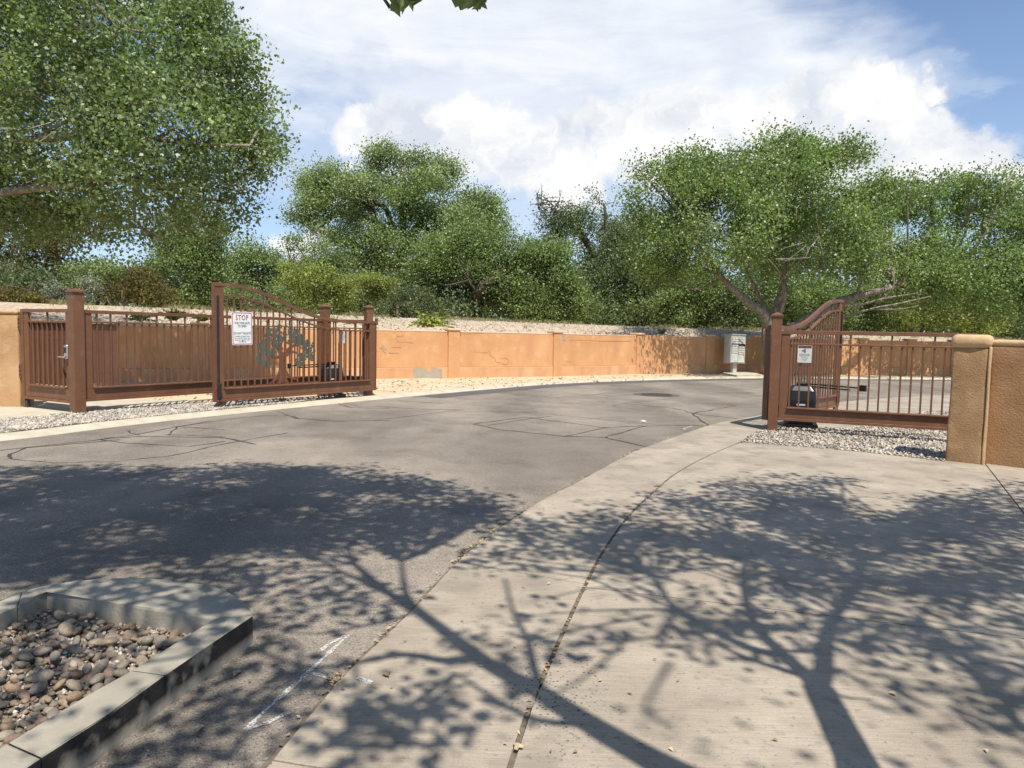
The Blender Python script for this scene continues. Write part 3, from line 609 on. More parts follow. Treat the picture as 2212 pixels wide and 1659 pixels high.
o = link('grass', fastmesh('grass', np.array(gv), np.array(gf)), M['grass']); o['kind'] = 'stuff'

# ---------------------------------------------------------------- the long orange wall
WH = 1.61
wall = thing('boundary_wall', 'long weathered orange stucco block wall with pilasters along the far side of the road', 'wall', (0, 0, 0))
def wallbox(name, p, q, h0, h1, t, m, off=0.0, parent=wall, bulge=0.0):
    dv = q-p; L_ = np.linalg.norm(dv); a = math.atan2(dv[1], dv[0]); c = (p+q)/2; nrm = np.array([-dv[1], dv[0]])/L_; c = c+nrm*off
    me = boxmesh(L_, t, h1-h0, .012); o = link(name, me.copy() if len(me.materials) else me, None, parent, (c[0], c[1], (h0+h1)/2), (0, 0, a)); o.data.materials.clear(); o.data.materials.append(m); return o
pil = []
def along(px):  # place on the wall line under a picture column
    dd = ray(px, 800)[:2]; dd = dd/np.linalg.norm(dd)
    for i in range(len(WP)-1):
        p, q = WP[i], WP[i+1]; Mx = np.array([[dd[0], -(q-p)[0]], [dd[1], -(q-p)[1]]])
        try: t, s = np.linalg.solve(Mx, p)
        except Exception: continue
        if t > 0 and 0 <= s <= 1: return p+(q-p)*s, i
    return None
for px in (90, 432, 700, 976, 1198, 1375, 1527, 1634, 1858, 1962, 2058, 2190):
    r = along(px)
    if r is not None: pil.append(r)
# extend with regular ones out of frame
for i in range(len(WP)-1):
    wallbox('plinth', WP[i], WP[i+1], -.05, .40, .27, M['plinth'])
    wallbox('wall_panel', WP[i], WP[i+1], .40, WH-.03, .22, M['stucco'])
    wallbox('coping', WP[i], WP[i+1], WH-.03, WH+.005, .235, M['coping'])
for p, i in pil:
    dv = WP[i+1]-WP[i]; dv = dv/np.linalg.norm(dv)
    wallbox('pilaster', p-dv*.21, p+dv*.21, -.04, WH+.03, .36, M['stucco'])
    wallbox('pilaster_cap', p-dv*.245, p+dv*.245, WH+.03, WH+.10, .43, M['coping'])
def on_wall(px, py, off=.115):
    r = along(px); p, i = r; dv = WP[i+1]-WP[i]; dv = dv/np.linalg.norm(dv); nrm = np.array([dv[1], -dv[0]]); q = WP[i]+nrm*off
    dd = ray(px, py); t = (q@nrm)/(dd[:2]@nrm); return np.array([0, 0, EYE])+dd*t, nrm
def crack(pts, w=.018, m=None, name='crack'):
    V = []; F = []; P = []
    for a in pts: P.append(on_wall(*a))
    Q = []
    for k in range(len(P)-1):
        for s in range(4):
            t = s/4; p = P[k][0]*(1-t)+P[k+1][0]*t; p = p+np.array([0, 0, random.uniform(-.018, .018)]); Q.append((p, P[k][1]))
    Q.append(P[-1])
    for k, (p, nr) in enumerate(Q):
        ww = w*random.uniform(.4, 1.2); t = (Q[min(k+1, len(Q)-1)][0]-Q[max(k-1, 0)][0]); t /= np.linalg.norm(t)+1e-9; s_ = np.cross(t, np.array([nr[0], nr[1], 0])); f_ = np.array([nr[0], nr[1], 0])*.003
        V += [p+s_*ww/2+f_, p-s_*ww/2+f_]
        if k: F.append((2*k-2, 2*k-1, 2*k+1, 2*k))
    obj(name, V, F, m or M['crackdark'], wall)
for L_ in [[(20, 235), (40, 232), (60, 238)], [(45, 215), (48, 240), (58, 262)], [(122, 165), (122, 198), (215, 203)], [(122, 165), (160, 163)], [(645, 245), (652, 275), (660, 280)], [(660, 280), (680, 288), (684, 310), (710, 318)],
           [(1080, 305), (1110, 310)], [(1630, 185), (1645, 195), (1650, 222), (1670, 225)], [(1675, 245), (1690, 262), (1700, 285), (1715, 290)], [(1100, 188), (1450, 193)], [(712, 295), (740, 290), (760, 305), (750, 325), (715, 320)], [(1785, 295), (1795, 310)], [(470, 150), (620, 147)], [(75, 262), (130, 262)], [(90, 225), (150, 228)], [(560, 255), (640, 258)]]:
    crack([Z3(*p) for p in L_], .011)
def patch(pts, name='bare_patch'):
    V = []
    for a in pts: p, nr = on_wall(*a); V.append(p+np.array([nr[0], nr[1], 0])*.004)
    obj(name, V, [tuple(range(len(V)))], M['block'], wall)
def patch2(pts, name='bare_patch', off=.138):
    V = []
    for a in pts: p, nr = on_wall(*a, off=off); V.append(p+np.array([nr[0], nr[1], 0])*.004)
    obj(name, V, [tuple(range(len(V)))], M['block'], wall)
patch2([Z3(*p) for p in [(215, 348), (288, 347), (290, 366), (318, 368), (320, 350), (375, 350), (380, 402), (215, 405)]])
patch([Z3(*p) for p in [(40, 215), (50, 222), (55, 250), (58, 270), (50, 255), (40, 240)]]); patch([Z3(*p) for p in [(1055, 155), (1080, 158), (1080, 188), (1055, 186)]])

# ================================================================= BROWN METAL FENCE AND GATES
def post(label, x, y, h, w, rz, base_z=0.0, group='square brown gate posts with pyramid caps'):
    t = thing('gate_post', label, 'post', (x, y, base_z), rz, group)
    box('shaft', -w/2, w/2, -w/2, w/2, -.05, h, M['paint'], t, .006)
    c = w/2+.018; V = [(-c, -c, h), (c, -c, h), (c, c, h), (-c, c, h), (-c, -c, h+.03), (c, -c, h+.03), (c, c, h+.03), (-c, c, h+.03), (0, 0, h+.075)]
    obj('cap', V, [(0, 3, 2, 1), (0, 1, 5, 4), (1, 2, 6, 5), (2, 3, 7, 6), (3, 0, 4, 7), (4, 5, 8), (5, 6, 8), (6, 7, 8), (7, 4, 8)], M['paint'], t)
    return t
def sweep(name, pts, w, h, m, parent):
    """rectangular bar along a curve in the local xz plane; pts are its top edge"""
    V = []; F = []
    for i, (x, z) in enumerate(pts): V += [(x, -w/2, z), (x, w/2, z), (x, w/2, z-h), (x, -w/2, z-h)]
    for i in range(len(pts)-1):
        a = 4*i; b = a+4
        for k in range(4): F.append((a+k, a+(k+1) % 4, b+(k+1) % 4, b+k))
    F += [(3, 2, 1, 0), (4*len(pts)-4, 4*len(pts)-3, 4*len(pts)-2, 4*len(pts)-1)]
    o = obj(name, V, F, m, parent); return o
PW = .026
def picket(t, x, z0, z1, w=PW): return box('picket', x-w/2, x+w/2, -w/2, w/2, z0, z1, M['paint'], t, .002)
def fence_panel(t, L_, front=-1, z0=.25, z1=.47, zr=1.60, ztop=1.82, first=.30, step=.143, stile=.15, ends=(1, 1), risers=(0, 4), picks=None):
    box('top_rail', 0, L_, -.035, .035, ztop-.06, ztop, M['paint'], t, .004)
    s0 = stile if ends[0] else 0; s1 = L_-(stile if ends[1] else 0)
    if ends[0]: box('stile', .002, stile, -.02, .02, z1, ztop-.061, M['paint'], t)
    if ends[1]: box('stile', s1, L_-.002, -.02, .02, z1, ztop-.061, M['paint'], t)
    box('kick_plate', .002, L_-.002, -.02, .02, z0+.047, z1-.002, M['paint'], t)
    box('bottom_rail', 0, L_, -.045, .035, z0, z0+.045, M['paint'], t)
    box('lower_rail', s0, s1, -.062, .03, z1, z1+.028, M['paint'], t)
    box('upper_rail', s0+.001, s1-.001, -.03, .03, zr, zr+.03, M['paint'], t)
    xs = picks or list(np.arange(first, s1-.04, step)); 
    for k, x in enumerate(xs):
        picket(t, x, z1+.029, zr-.001)
        if k % risers[1] == risers[0]: box('riser', x-.014, x+.014, -.014, .014, zr+.031, ztop-.061, M['paint'], t, .002)
P1 = G(169, 900)[:2]; P2 = G(702, 855)[:2]; P3 = G(795, 858)[:2]; H0 = G(52, 886)[:2]; Q1 = G(1668, 932)[:2]; Q2 = np.array([7.05, 10.81])
GZ = .045
def ang(a, b): return math.atan2(b[1]-a[1], b[0]-a[0])
post('tall brown post between the pedestrian gate and the slatted fence, nearest the left kerb', *P1, 2.06, .185, ang(P1, P2), GZ)
post('brown post behind the open left gate leaf, left of the small warning sign', *P2, 2.05, .175, ang(P1, P2), GZ)
post('brown post at the right end of the left gate leaf, beside the orange wall', *P3, 2.05, .165, math.radians(38), GZ)
post('brown post right of the road, first support of the right fence', *Q1, 1.925, .155, ang(Q1, Q2), .01)
# fence between post 1 and post 2
d = (P2-P1)/np.linalg.norm(P2-P1); a0 = P1+d*.10; a1 = P2-d*.10
t = thing('metal_fence', 'long brown picket fence running from the tall left post back behind the gate leaf', 'fence', (*a0, 0), ang(P1, P2))
fence_panel(t, np.linalg.norm(a1-a0), first=.245, picks=[.242, .334, .48, .625]+list(np.arange(.77, 5.2, .1425)), risers=(0, 2))
box('perforated_sheet', .155, .60, .022, .026, .50, 1.59, M['perf'], t, .001)
d = (P3-P2)/np.linalg.norm(P3-P2); a0 = P2+d*.09; a1 = P3-d*.10
t = thing('metal_fence', 'short brown picket fence panel carrying the small warning sign left of the gate end post', 'fence', (*a0, 0), ang(P2, P3))
fence_panel(t, np.linalg.norm(a1-a0), first=.12, step=.13, stile=.05)
shortfence = (a0, ang(P2, P3))
# pedestrian gate
d = (P1-H0)/np.linalg.norm(P1-H0); a0 = H0+d*.10; a1 = P1-d*.135; L_ = np.linalg.norm(a1-a0)
t = thing('pedestrian_gate', 'narrow brown pedestrian gate with lever lock next to the tan wall', 'gate', (*a0, 0), ang(H0, P1))
fence_panel(t, L_, z0=.22, z1=.465, zr=1.595, ztop=1.83, stile=.14, picks=list(np.arange(.14+.12, L_-.16, .148)), risers=(3, 4))
box('jamb', -.085, -.012, -.03, .03, GZ, 1.825, M['paint'], t)
box('jamb_foot', -.078, .06, -.028, .028, GZ-.03, .20, M['darkmetal'], t)
box('perforated_sheet', .142, L_-.142, .022, .026, .50, 1.59, M['perf'], t, .001)
for z in (.60, 1.46):
    h = box('hinge', -.155, -.088, -.04, -.025, z, z+.24, M['paint'], t)
    for k in range(3): box('bolt', -.012, .012, -.008, .008, -.09+.07*k, -.06+.07*k, M['darkmetal'], h, .003).location.y = -.014
lk = box('lock', L_-.12, L_-.02, -.075, -.022, .98, 1.22, M['chrome'], t, .018)
box('keypad', -.03, .03, -.034, -.0275, -.02, .08, M['slot'], lk, .002)
box('lever', -.17, .02, -.06, -.035, -.10, -.075, M['chrome'], lk, .006)
V = [(L_-.13, -.024, .92), (L_+.0, -.024, .92), (L_-.09, -.024, .52), (L_-.13, -.024, .62)]
obj('lock_shield', V+[(v[0], -.0205, v[2]) for v in V], [(0, 3, 2, 1), (4, 5, 6, 7), (0, 1, 5, 4), (1, 2, 6, 5), (2, 3, 7, 6), (3, 0, 4, 7)], M['paint2'], t)

PROF = [(0, 2.40), (.28, 2.405), (.69, 2.372), (1.16, 2.265), (1.57, 2.13), (2.05, 1.975), (2.56, 1.855), (3.1, 1.80), (3.6, 1.79), (4.19, 1.80)]
def profz(u): 
    xs = [p[0] for p in PROF]; zs = [p[1] for p in PROF]; return float(np.interp(u, xs, zs))
_ps = smooth_line(PROF, 8); _px = [p[0] for p in _ps]; _pz = [p[1] for p in _ps]
def leaf(name, label, origin, rz, L_, side, medallion=True, step=.1522):
    """local x runs from the free (tall) end to the hinge end; side = y sign of the face with the ledges"""
    t = thing(name, label, 'gate', (*origin, 0), rz, 'curved swing gate leaves'); k = 4.19/L_
    Z = lambda x: float(np.interp(x*k, _px, _pz))
    xs = np.linspace(0, L_, 46)
    sweep('top_rail', [(x, Z(x)) for x in xs], .07, .062, M['paint'], t)
    sweep('curved_rail', [(x, Z(x)-.215) for x in np.linspace(.20, L_-.19, 40)], .055, .032, M['paint'], t)
    box('stile', .002, .20, -.025, .025, .40, Z(.1)-.064, M['paint'], t); box('stile', L_-.185, L_-.002, -.025, .025, .40, Z(L_)-.064, M['paint'], t)
    box('end_plate', -.012, 0, -.045, .045, .17, Z(0)-.002, M['paint'], t); box('end_plate', L_, L_+.012, -.045, .045, .17, Z(L_)-.002, M['paint'], t)
    box('kick_plate', .002, L_-.002, -.022, .022, .217, .398, M['paint'], t)
    s = side
    box('bottom_rail', 0, L_, min(s*.05, -s*.03), max(s*.05, -s*.03), .17, .215, M['paint'], t)
    box('lower_rail', .20, L_-.185, min(s*.066, -s*.03), max(s*.066, -s*.03), .40, .428, M['paint'], t)
    box('mid_stile', L_-1.10, L_-1.03, -.02, .02, .43, Z(L_-1.06)-.25, M['paint'], t)
    n = int((L_-.20-.185)/step); st = (L_-.385)/(n+.4)
    for i in range(n+1):
        x = .20+.085+i*st
        if abs(x-(L_-1.065)) < .06: continue
        if x > L_-.2: break
        picket(t, x, .429, Z(x)-.246)
        if i % 4 == 2 or x > L_-.9 and i % 4 == 0: box('riser', x-.013, x+.013, -.013, .013, Z(x)-.214, Z(x)-.062, M['paint'], t, .002)
    e = box('safety_edge', .05, .085, min(s*.026, s*.06), max(s*.026, s*.06), .52, 2.17, M['rubber'], t, .008)
    c = box('edge_sensor', .045, .115, min(s*.026, s*.075), max(s*.026, s*.075), .24, .52, M['black'], t, .01)
    box('red_marker', .037, .05, -.012, .012, -.05, .07, M['redled'], c, .002)
    box('drop_bolt', .09, .17, -.02, .02, .03, .168, M['paint'], t)
    if medallion:
        yb = -s*.026
        trunk_polys = [([(1.44, .56), (1.50, .62), (1.50, .80), (1.47, .98), (1.50, 1.04), (1.60, 1.02), (1.66, 1.05), (1.68, .98), (1.66, .80), (1.70, .62), (1.78, .56), (1.66, .54), (1.62, .58), (1.58, .53), (1.53, .58)])]
        def stroke(P, w0, w1, n=14):
            Q = smooth_line(P, n//max(1, len(P)-1)+2); out = []
            for i, p in enumerate(Q): out.append((p[0], p[1], w0+(w1-w0)*i/(len(Q)-1)))
            return out
        disks_t = []
        for P, w0, w1 in [([(1.58, .98), (1.50, 1.12), (1.36, 1.30)], .06, .02), ([(1.52, 1.0), (1.38, .97), (1.26, 1.05)], .035, .015), ([(1.62, 1.0), (1.74, 1.14), (1.86, 1.22), (2.02, 1.22)], .06, .015), ([(1.66, 1.02), (1.85, 1.09), (2.05, 1.02)], .035, .015), ([(1.72, 1.12), (1.86, 1.34), (1.92, 1.42)], .03, .012),
                          ([(1.50, 1.12), (1.56, 1.26), (1.58, 1.36)], .03, .01), ([(1.58, 1.0), (1.585, .56)], .095, .10), ([(1.53, .70), (1.44, .56), (1.26, .455)], .045, .012), ([(1.64, .70), (1.76, .58), (1.98, .50)], .045, .012), ([(1.56, .64), (1.50, .52), (1.46, .47)], .035, .02), ([(1.62, .64), (1.66, .53), (1.72, .46)], .035, .02), ([(1.55, 1.16), (1.52, 1.24)], .05, .02)]:
            disks_t += stroke(P, w0, w1, 22)
        rr = random.Random(5); disks_g = []; holes = []
        for cx, cz, rx, rz_ in [(1.58, 1.50, .34, .13), (1.30, 1.40, .17, .14), (1.10, 1.24, .12, .11), (1.20, 1.10, .14, .09), (1.05, .98, .09, .13), (1.32, 1.10, .1, .08), (1.92, 1.44, .2, .13), (2.08, 1.28, .17, .12), (2.28, 1.16, .14, .15), (2.14, 1.02, .16, .10), (2.02, .88, .12, .10), (1.76, 1.38, .16, .12), (1.42, 1.24, .12, .08), (1.18, .86, .11, .07), (2.33, .98, .08, .1), (1.5, 1.36, .1, .1)]:
            for _ in range(int(260*(rx*rz_)**.5)):
                a = rr.uniform(0, 6.28); q = rr.random()**.5; disks_g.append((cx+math.cos(a)*q*rx, cz+math.sin(a)*q*rz_, rr.uniform(.018, .036)))
            for _ in range(int(26*(rx*rz_)**.5)):
                a = rr.uniform(0, 6.28); q = rr.random()**.5; holes.append((cx+math.cos(a)*q*rx, cz+math.sin(a)*q*rz_, rr.uniform(.012, .022)))
        def cut(name_, disks, holes_, m_, y0):
            c = .008; x0, z0 = .88, .43; nx, nz = int(1.66/c), int(1.25/c); X, Zz = np.meshgrid(x0+c*(np.arange(nx)+.5), z0+c*(np.arange(nz)+.5), indexing='ij'); mk = np.zeros((nx, nz), bool)
            for (a, b, r) in disks: mk |= ((X-a)**2+(Zz-b)**2) < r*r
            for (a, b, r) in holes_: mk &= ((X-a)**2*2.2+(Zz-b)**2) > r*r
            V = []; F = []; idx = {}
            def vid(i, j, l):
                kk = (i, j, l)
                if kk not in idx: idx[kk] = len(V); V.append((x0+c*i, y0+(.005 if l else 0), z0+c*j))
                return idx[kk]
            for i in range(nx):
                for j in range(nz):
                    if not mk[i, j]: continue
                    F.append((vid(i, j, 0), vid(i+1, j, 0), vid(i+1, j+1, 0), vid(i, j+1, 0))); F.append((vid(i, j, 1), vid(i, j+1, 1), vid(i+1, j+1, 1), vid(i+1, j, 1)))
                    for di, dj, a, b in ((-1, 0, (i, j), (i, j+1)), (1, 0, (i+1, j+1), (i+1, j)), (0, -1, (i+1, j), (i, j)), (0, 1, (i, j+1), (i+1, j+1))):
                        u, v = i+di, j+dj
                        if not (0 <= u < nx and 0 <= v < nz and mk[u, v]): F.append((vid(*a, 0), vid(*b, 0), vid(*b, 1), vid(*a, 1)))
            return obj(name_, V, F, m_, t)
        cut('medallion_foliage', disks_g, holes, M['teal'], yb); cut('medallion_trunk', disks_t, [], M['trunkpaint'], yb-s*.006 if s > 0 else yb+.006)
    return t
LA = G(463, 888)[:2]; LB = G(809, 858)[:2]
lfL = leaf('swing_gate', 'open curved left gate leaf with the STOP sign and the teal tree cut-out', LA, ang(LA, LB), float(np.linalg.norm(LB-LA)), -1, True)
RA = np.array([6.865, 14.947]); RB = np.array([4.353, 12.155])
lfR = leaf('swing_gate', 'open curved right gate leaf seen edge-on behind the right fence', RA, ang(RA, RB), float(np.linalg.norm(RB-RA)), 1, False)
d = (Q2-Q1)/np.linalg.norm(Q2-Q1); a0 = Q1+d*.085
t = thing('metal_fence', 'brown picket fence right of the road, running from the post into the tan pillar', 'fence', (*a0, 0), ang(Q1, Q2))
fence_panel(t, np.linalg.norm(Q2-a0), z0=.20, z1=.405, zr=1.47, ztop=1.705, stile=.13, ends=(1, 0), picks=[.157+.1475*i for i in range(17)], risers=(2, 4))
rightfence = (a0, ang(Q1, Q2))
# hinges
for (o_, a_, side) in ((LB, ang(LA, LB), 1),):
    box('hinge', 4.19+.014, 4.25, -.05, .02, .19, .23, M['paint'], lfL); box('hinge', 4.19+.014, 4.25, -.05, .02, 1.70, 1.86, M['paint'], lfL)

# signs
def text(body, size, m, parent, x, z, y, name='lettering', sx=1.0, space=1.0):
    c = bpy.data.curves.new('txt', 'FONT'); c.body = body; c.size = size; c.align_x = 'CENTER'; c.extrude = .0006; c.space_character = space; c.offset = size*.012; c.resolution_u = 2
    tmp = bpy.data.objects.new('txt', c); COL.objects.link(tmp); dg = bpy.context.evaluated_depsgraph_get(); me = bpy.data.meshes.new_from_object(tmp.evaluated_get(dg)); COL.objects.unlink(tmp); bpy.data.objects.remove(tmp)
    me.materials.clear(); o = link(name, me, m, parent, (x, y, z), (math.pi/2, 0, 0)); o.scale = (sx, 1, 1); return o
def roundrect(x0, x1, z0, z1, r, n=6):
    P = []
    for cx, cz, a0_ in ((x1-r, z1-r, 0), (x0+r, z1-r, 90), (x0+r, z0+r, 180), (x1-r, z0+r, 270)):
        for k in range(n+1): a = math.radians(a0_+90*k/n); P.append((cx+r*math.cos(a), cz+r*math.sin(a)))
    return P
def plate(name, P, y0, y1, m, parent):
    n = len(P); V = [(p[0], y0, p[1]) for p in P]+[(p[0], y1, p[1]) for p in P]; F = [tuple(range(n))[::-1], tuple(range(n, 2*n))]+[(i, (i+1) % n, n+(i+1) % n, n+i) for i in range(n)]
    return obj(name, V, F, m, parent)
def ring(name, P, Q, y, m, parent):
    n = len(P); V = [(p[0], y, p[1]) for p in P]+[(p[0], y, p[1]) for p in Q]; return obj(name, V, [(i, (i+1) % n, n+(i+1) % n, n+i) for i in range(n)], m, parent)
dL = (LB-LA)/np.linalg.norm(LB-LA); nL = np.array([dL[1], -dL[0]])
so_ = LA+dL*.60+nL*.022
t = thing('stop_sign', 'white rectangular sign reading STOP WAIT FOR GATE TO OPEN on the left gate leaf', 'sign', (*so_, 1.24), ang(LA, LB)); t.rotation_euler = (0, math.radians(-1.0), ang(LA, LB))
hw = .226
plate('sign_plate', roundrect(-hw, hw, 0, .635, .035), -.004, 0, M['signwhite'], t)
ring('border', roundrect(-hw+.012, hw-.012, .012, .623, .028), roundrect(-hw+.026, hw-.026, .026, .609, .018), -.0055, M['signred'], t)
text('STOP', .145, M['signred'], t, 0, .478, -.0052, sx=.78, space=1.08)
for s_, z_, sz_, sx_ in (('WAIT FOR GATE', .400, .062, .72), ('TO OPEN', .342, .062, .72), ('DO NOT TAILGATE', .205, .062, .68), ('The Association and Management Company', .163, .026, .74), ('are not responsible for damage or injury', .127, .026, .80), ('that may occur to individuals or vehicles', .091, .026, .80), ('while using the gates', .055, .026, .80)):
    text(s_, sz_, M['signblack'], t, 0, z_, -.0052, sx=sx_)
for z_ in (.535, .075): box('bolt', -.009, .009, -.012, -.004, z_, z_+.018, M['darkmetal'], t, .003)
def warning(label, base, rz, w, h):
    t = thing('warning_sign', label, 'sign', base, rz, 'moving gate warning signs')
    plate('sign_plate', roundrect(-w/2, w/2, 0, h, .01, 3), -.003, 0, M['signgrey'], t)
    plate('header', [(-w/2+.008, h-.045), (w/2-.008, h-.045), (w/2-.008, h-.006), (-w/2+.008, h-.006)], -.005, -.0032, M['signblack'], t)
    text('WARNING', .034, M['signred'], t, 0, h-.038, -.0056)
    # pinched-hand pictogram
    for (x0, x1, z0, z1) in ((.0, .012, h-.125, h-.055), (-.045, 0, h-.10, h-.082)): plate('pictogram', [(x0, z0), (x1, z0), (x1, z1), (x0, z1)], -.0042, -.0032, M['signblack'], t)
    for a in (60, 35, 85, -60, -35, -85):
        c_, s_ = math.cos(math.radians(180-a)), math.sin(math.radians(180-a)); p = (0.0, h-.091+(.012 if a > 0 else -.012)); q = (p[0]+c_*.03, p[1]+s_*.03)
        plate('pictogram', [p, (p[0]+.006, p[1]), q], -.0042, -.0034, M['signblack'], t)
    for k, (s_, sz_) in enumerate((('Moving Gate Can Cause', .0165), ('Serious Injury or Death', .0165), ('Operate gate only when', .011), ('gate area is in sight and', .011), ('free of people and', .011), ('obstructions', .011))):
        text(s_, sz_, M['signblack'], t, 0, h-.152-.0195*k, -.0036)
    return t
o_, a_ = rightfence; dd = np.array([math.cos(a_), math.sin(a_)]); nn = np.array([dd[1], -dd[0]])
b_ = o_+dd*.365+nn*.032; warning('pale warning sign with a pinched hand on the right fence', (*b_, 1.18), a_, .215, .285)
o_, a_ = shortfence; dd = np.array([math.cos(a_), math.sin(a_)]); nn = np.array([dd[1], -dd[0]])
b_ = o_+dd*.36+nn*.032; warning('pale warning sign with a pinched hand seen through the left gate leaf', (*b_, 1.26), a_, .21, .33)

# gate operators
def operator(label, c, rz, arm_to, arm_z, zb):
    t = thing('gate_operator', label, 'gate motor', (*c, zb), rz, 'black gate operators')
    box('base_plate', -.28, .28, -.26, .26, 0, .075, M['black'], t, .012)
    box('base_frame', -.20, .20, -.18, .18, .075, .27, M['darkmetal'], t, .006)
    V = []; F = []; prof_ = [(.235, .27, .9), (.24, .50, .93), (.225, .66, .86), (.17, .735, .62), (.11, .75, .45)]
    for r, z, k in prof_:
        for q in roundrect(-r, r, -r*.85, r*.85, r*.28, 4): V.append((q[0], q[1], z))
    m_ = len(V)//len(prof_)
    for i in range(len(prof_)-1):
        for k in range(m_): F.append((i*m_+k, i*m_+(k+1) % m_, (i+1)*m_+(k+1) % m_, (i+1)*m_+k))
    F.append(tuple((len(prof_)-1)*m_+k for k in range(m_)))
    h = obj('housing', V, F, M['black'], t, False)
    box('crank_hub', -.09, .09, -.09, .09, .752, .80, M['black'], t, .02)
    R_ = Matrix.Rotation(-rz, 2); v = Vector(np.array(arm_to)-np.array(c)); v = R_ @ v; L_ = v.length; an = math.atan2(v[1], v[0])
    for dz, k in ((arm_z-zb, 1.0), (arm_z-zb-.045, .8)):
        o = box('arm', 0, L_*k, -.018, .018, dz, dz+.022, M['black'], t, .003); o.location = (v[0]*k/2, v[1]*k/2, dz); o.rotation_euler = (0, 0, an)
    o = box('arm_bracket', -.05, .05, -.03, .03, 0, .10, M['black'], t, .004); o.location = (v[0], v[1], arm_z-zb); o.rotation_euler = (0, 0, an)
    box('caution_label', -.08, .06, -.207, -.203, .40, .43, M['signgrey'], t, .0005); box('red_label', -.15, .02, -.188, -.182, .12, .24, M['redled'], t, .0005)
    return t
oc = G(716, 861)[:2]
operator('black gate operator on the gravel behind the left gate leaf', oc, math.radians(25), LA+dL*1.78-nL*.05, .80, GZ)
oc2 = G(1728, 924)[:2]
operator('black gate operator on the gravel behind the right fence', oc2, ang(Q1, Q2)+.05, rightfence[0]+np.array([math.cos(rightfence[1]), math.sin(rightfence[1])])*1.27+np.array([.03, .09]), .79, .01)

# ================================================================= STUCCO PILLARS
def stucco_block(name, p, dirv, L_, depth, h0, h1, m, parent, rough=.012, bev=.05, nseg=10, topround=.06):
    """block whose front face starts at p and runs along dirv; depth goes to the left of dirv; hand-trowelled surface"""
    bm = bmesh.new(); dirv = np.array(dirv)/np.linalg.norm(dirv); nv = np.array([-dirv[1], dirv[0]])
    bmesh.ops.create_cube(bm, size=1)
    for v in bm.verts: v.co = (v.co.x*L_, v.co.y*depth, v.co.z*(h1-h0))
    bmesh.ops.bevel(bm, geom=[e for e in bm.edges], offset=bev, segments=4, affect='EDGES', profile=.5)
    bmesh.ops.subdivide_edges(bm, edges=[e for e in bm.edges if e.calc_length() > .12], cuts=6, use_grid_fill=True)
    sd = random.random()*50
    for v in bm.verts: 
        q = Vector((v.co.x*5+sd, v.co.y*5, v.co.z*3)); v.co += v.normal*0 + Vector((mnoise.noise(q), mnoise.noise(q+Vector((9, 0, 0))), mnoise.noise(q+Vector((0, 9, 0)))))*rough
    me = bpy.data.meshes.new(name); bm.to_mesh(me); bm.free(); me.shade_smooth()
    c = p+dirv*L_/2+nv*depth/2; return link(name, me, m, parent, (c[0], c[1], (h0+h1)/2), (0, 0, math.atan2(dirv[1], dirv[0])))
pd = (PB-PA)/np.linalg.norm(PB-PA); pn = np.array([-pd[1], pd[0]])
t = thing('stucco_pillar', 'square tan stucco pillar with a rounded sunlit-tone cap at the end of the right fence', 'pillar', (0, 0, 0))
stucco_block('shaft', PA, pd, float(np.linalg.norm(PB-PA))+.03, .42, -.03, 1.50, M['tanstucco'], t, .012, .03)
stucco_block('cap', PA-pd*.02-pn*.03, pd, float(np.linalg.norm(PB-PA))+.075, .50, 1.485, 1.665, M['tanlit'], t, .010, .075)
stucco_block('sunlit_return', PB+pd*.028-pn*.012, pd, .03, .14, -.03, 1.51, M['tanlit'], t, .006, .012)  # strip coloured lighter to show sun on the pillar's side return
t = thing('stucco_wall', 'brown stucco wall running off the right edge beside the tan pillar', 'wall', (0, 0, 0))
stucco_block('wall_body', PB+pd*.03+pn*.14, WD, 7.5, .25, -.03, 1.53, M['brownstucco'], t, .014, .03)
stucco_block('coping', PB+pd*.03+pn*.13, WD, 7.5, .27, 1.53, 1.60, M['tanlit'], t, .008, .03)
t = thing('stucco_wall', 'tan stucco wall at the left edge beside the pedestrian gate', 'wall', (0, 0, 0))
stucco_block('wall_body', H0-np.array([5.3, .32])+[0, .0], np.array([5.25, .30]), 5.26, .42, -.03, 1.74, M['tanwall'], t, .014, .03)
stucco_block('coping', H0-np.array([5.3, .34]), np.array([5.25, .30]), 5.26, .45, 1.735, 1.80, M['tanwall'], t, .008, .03)

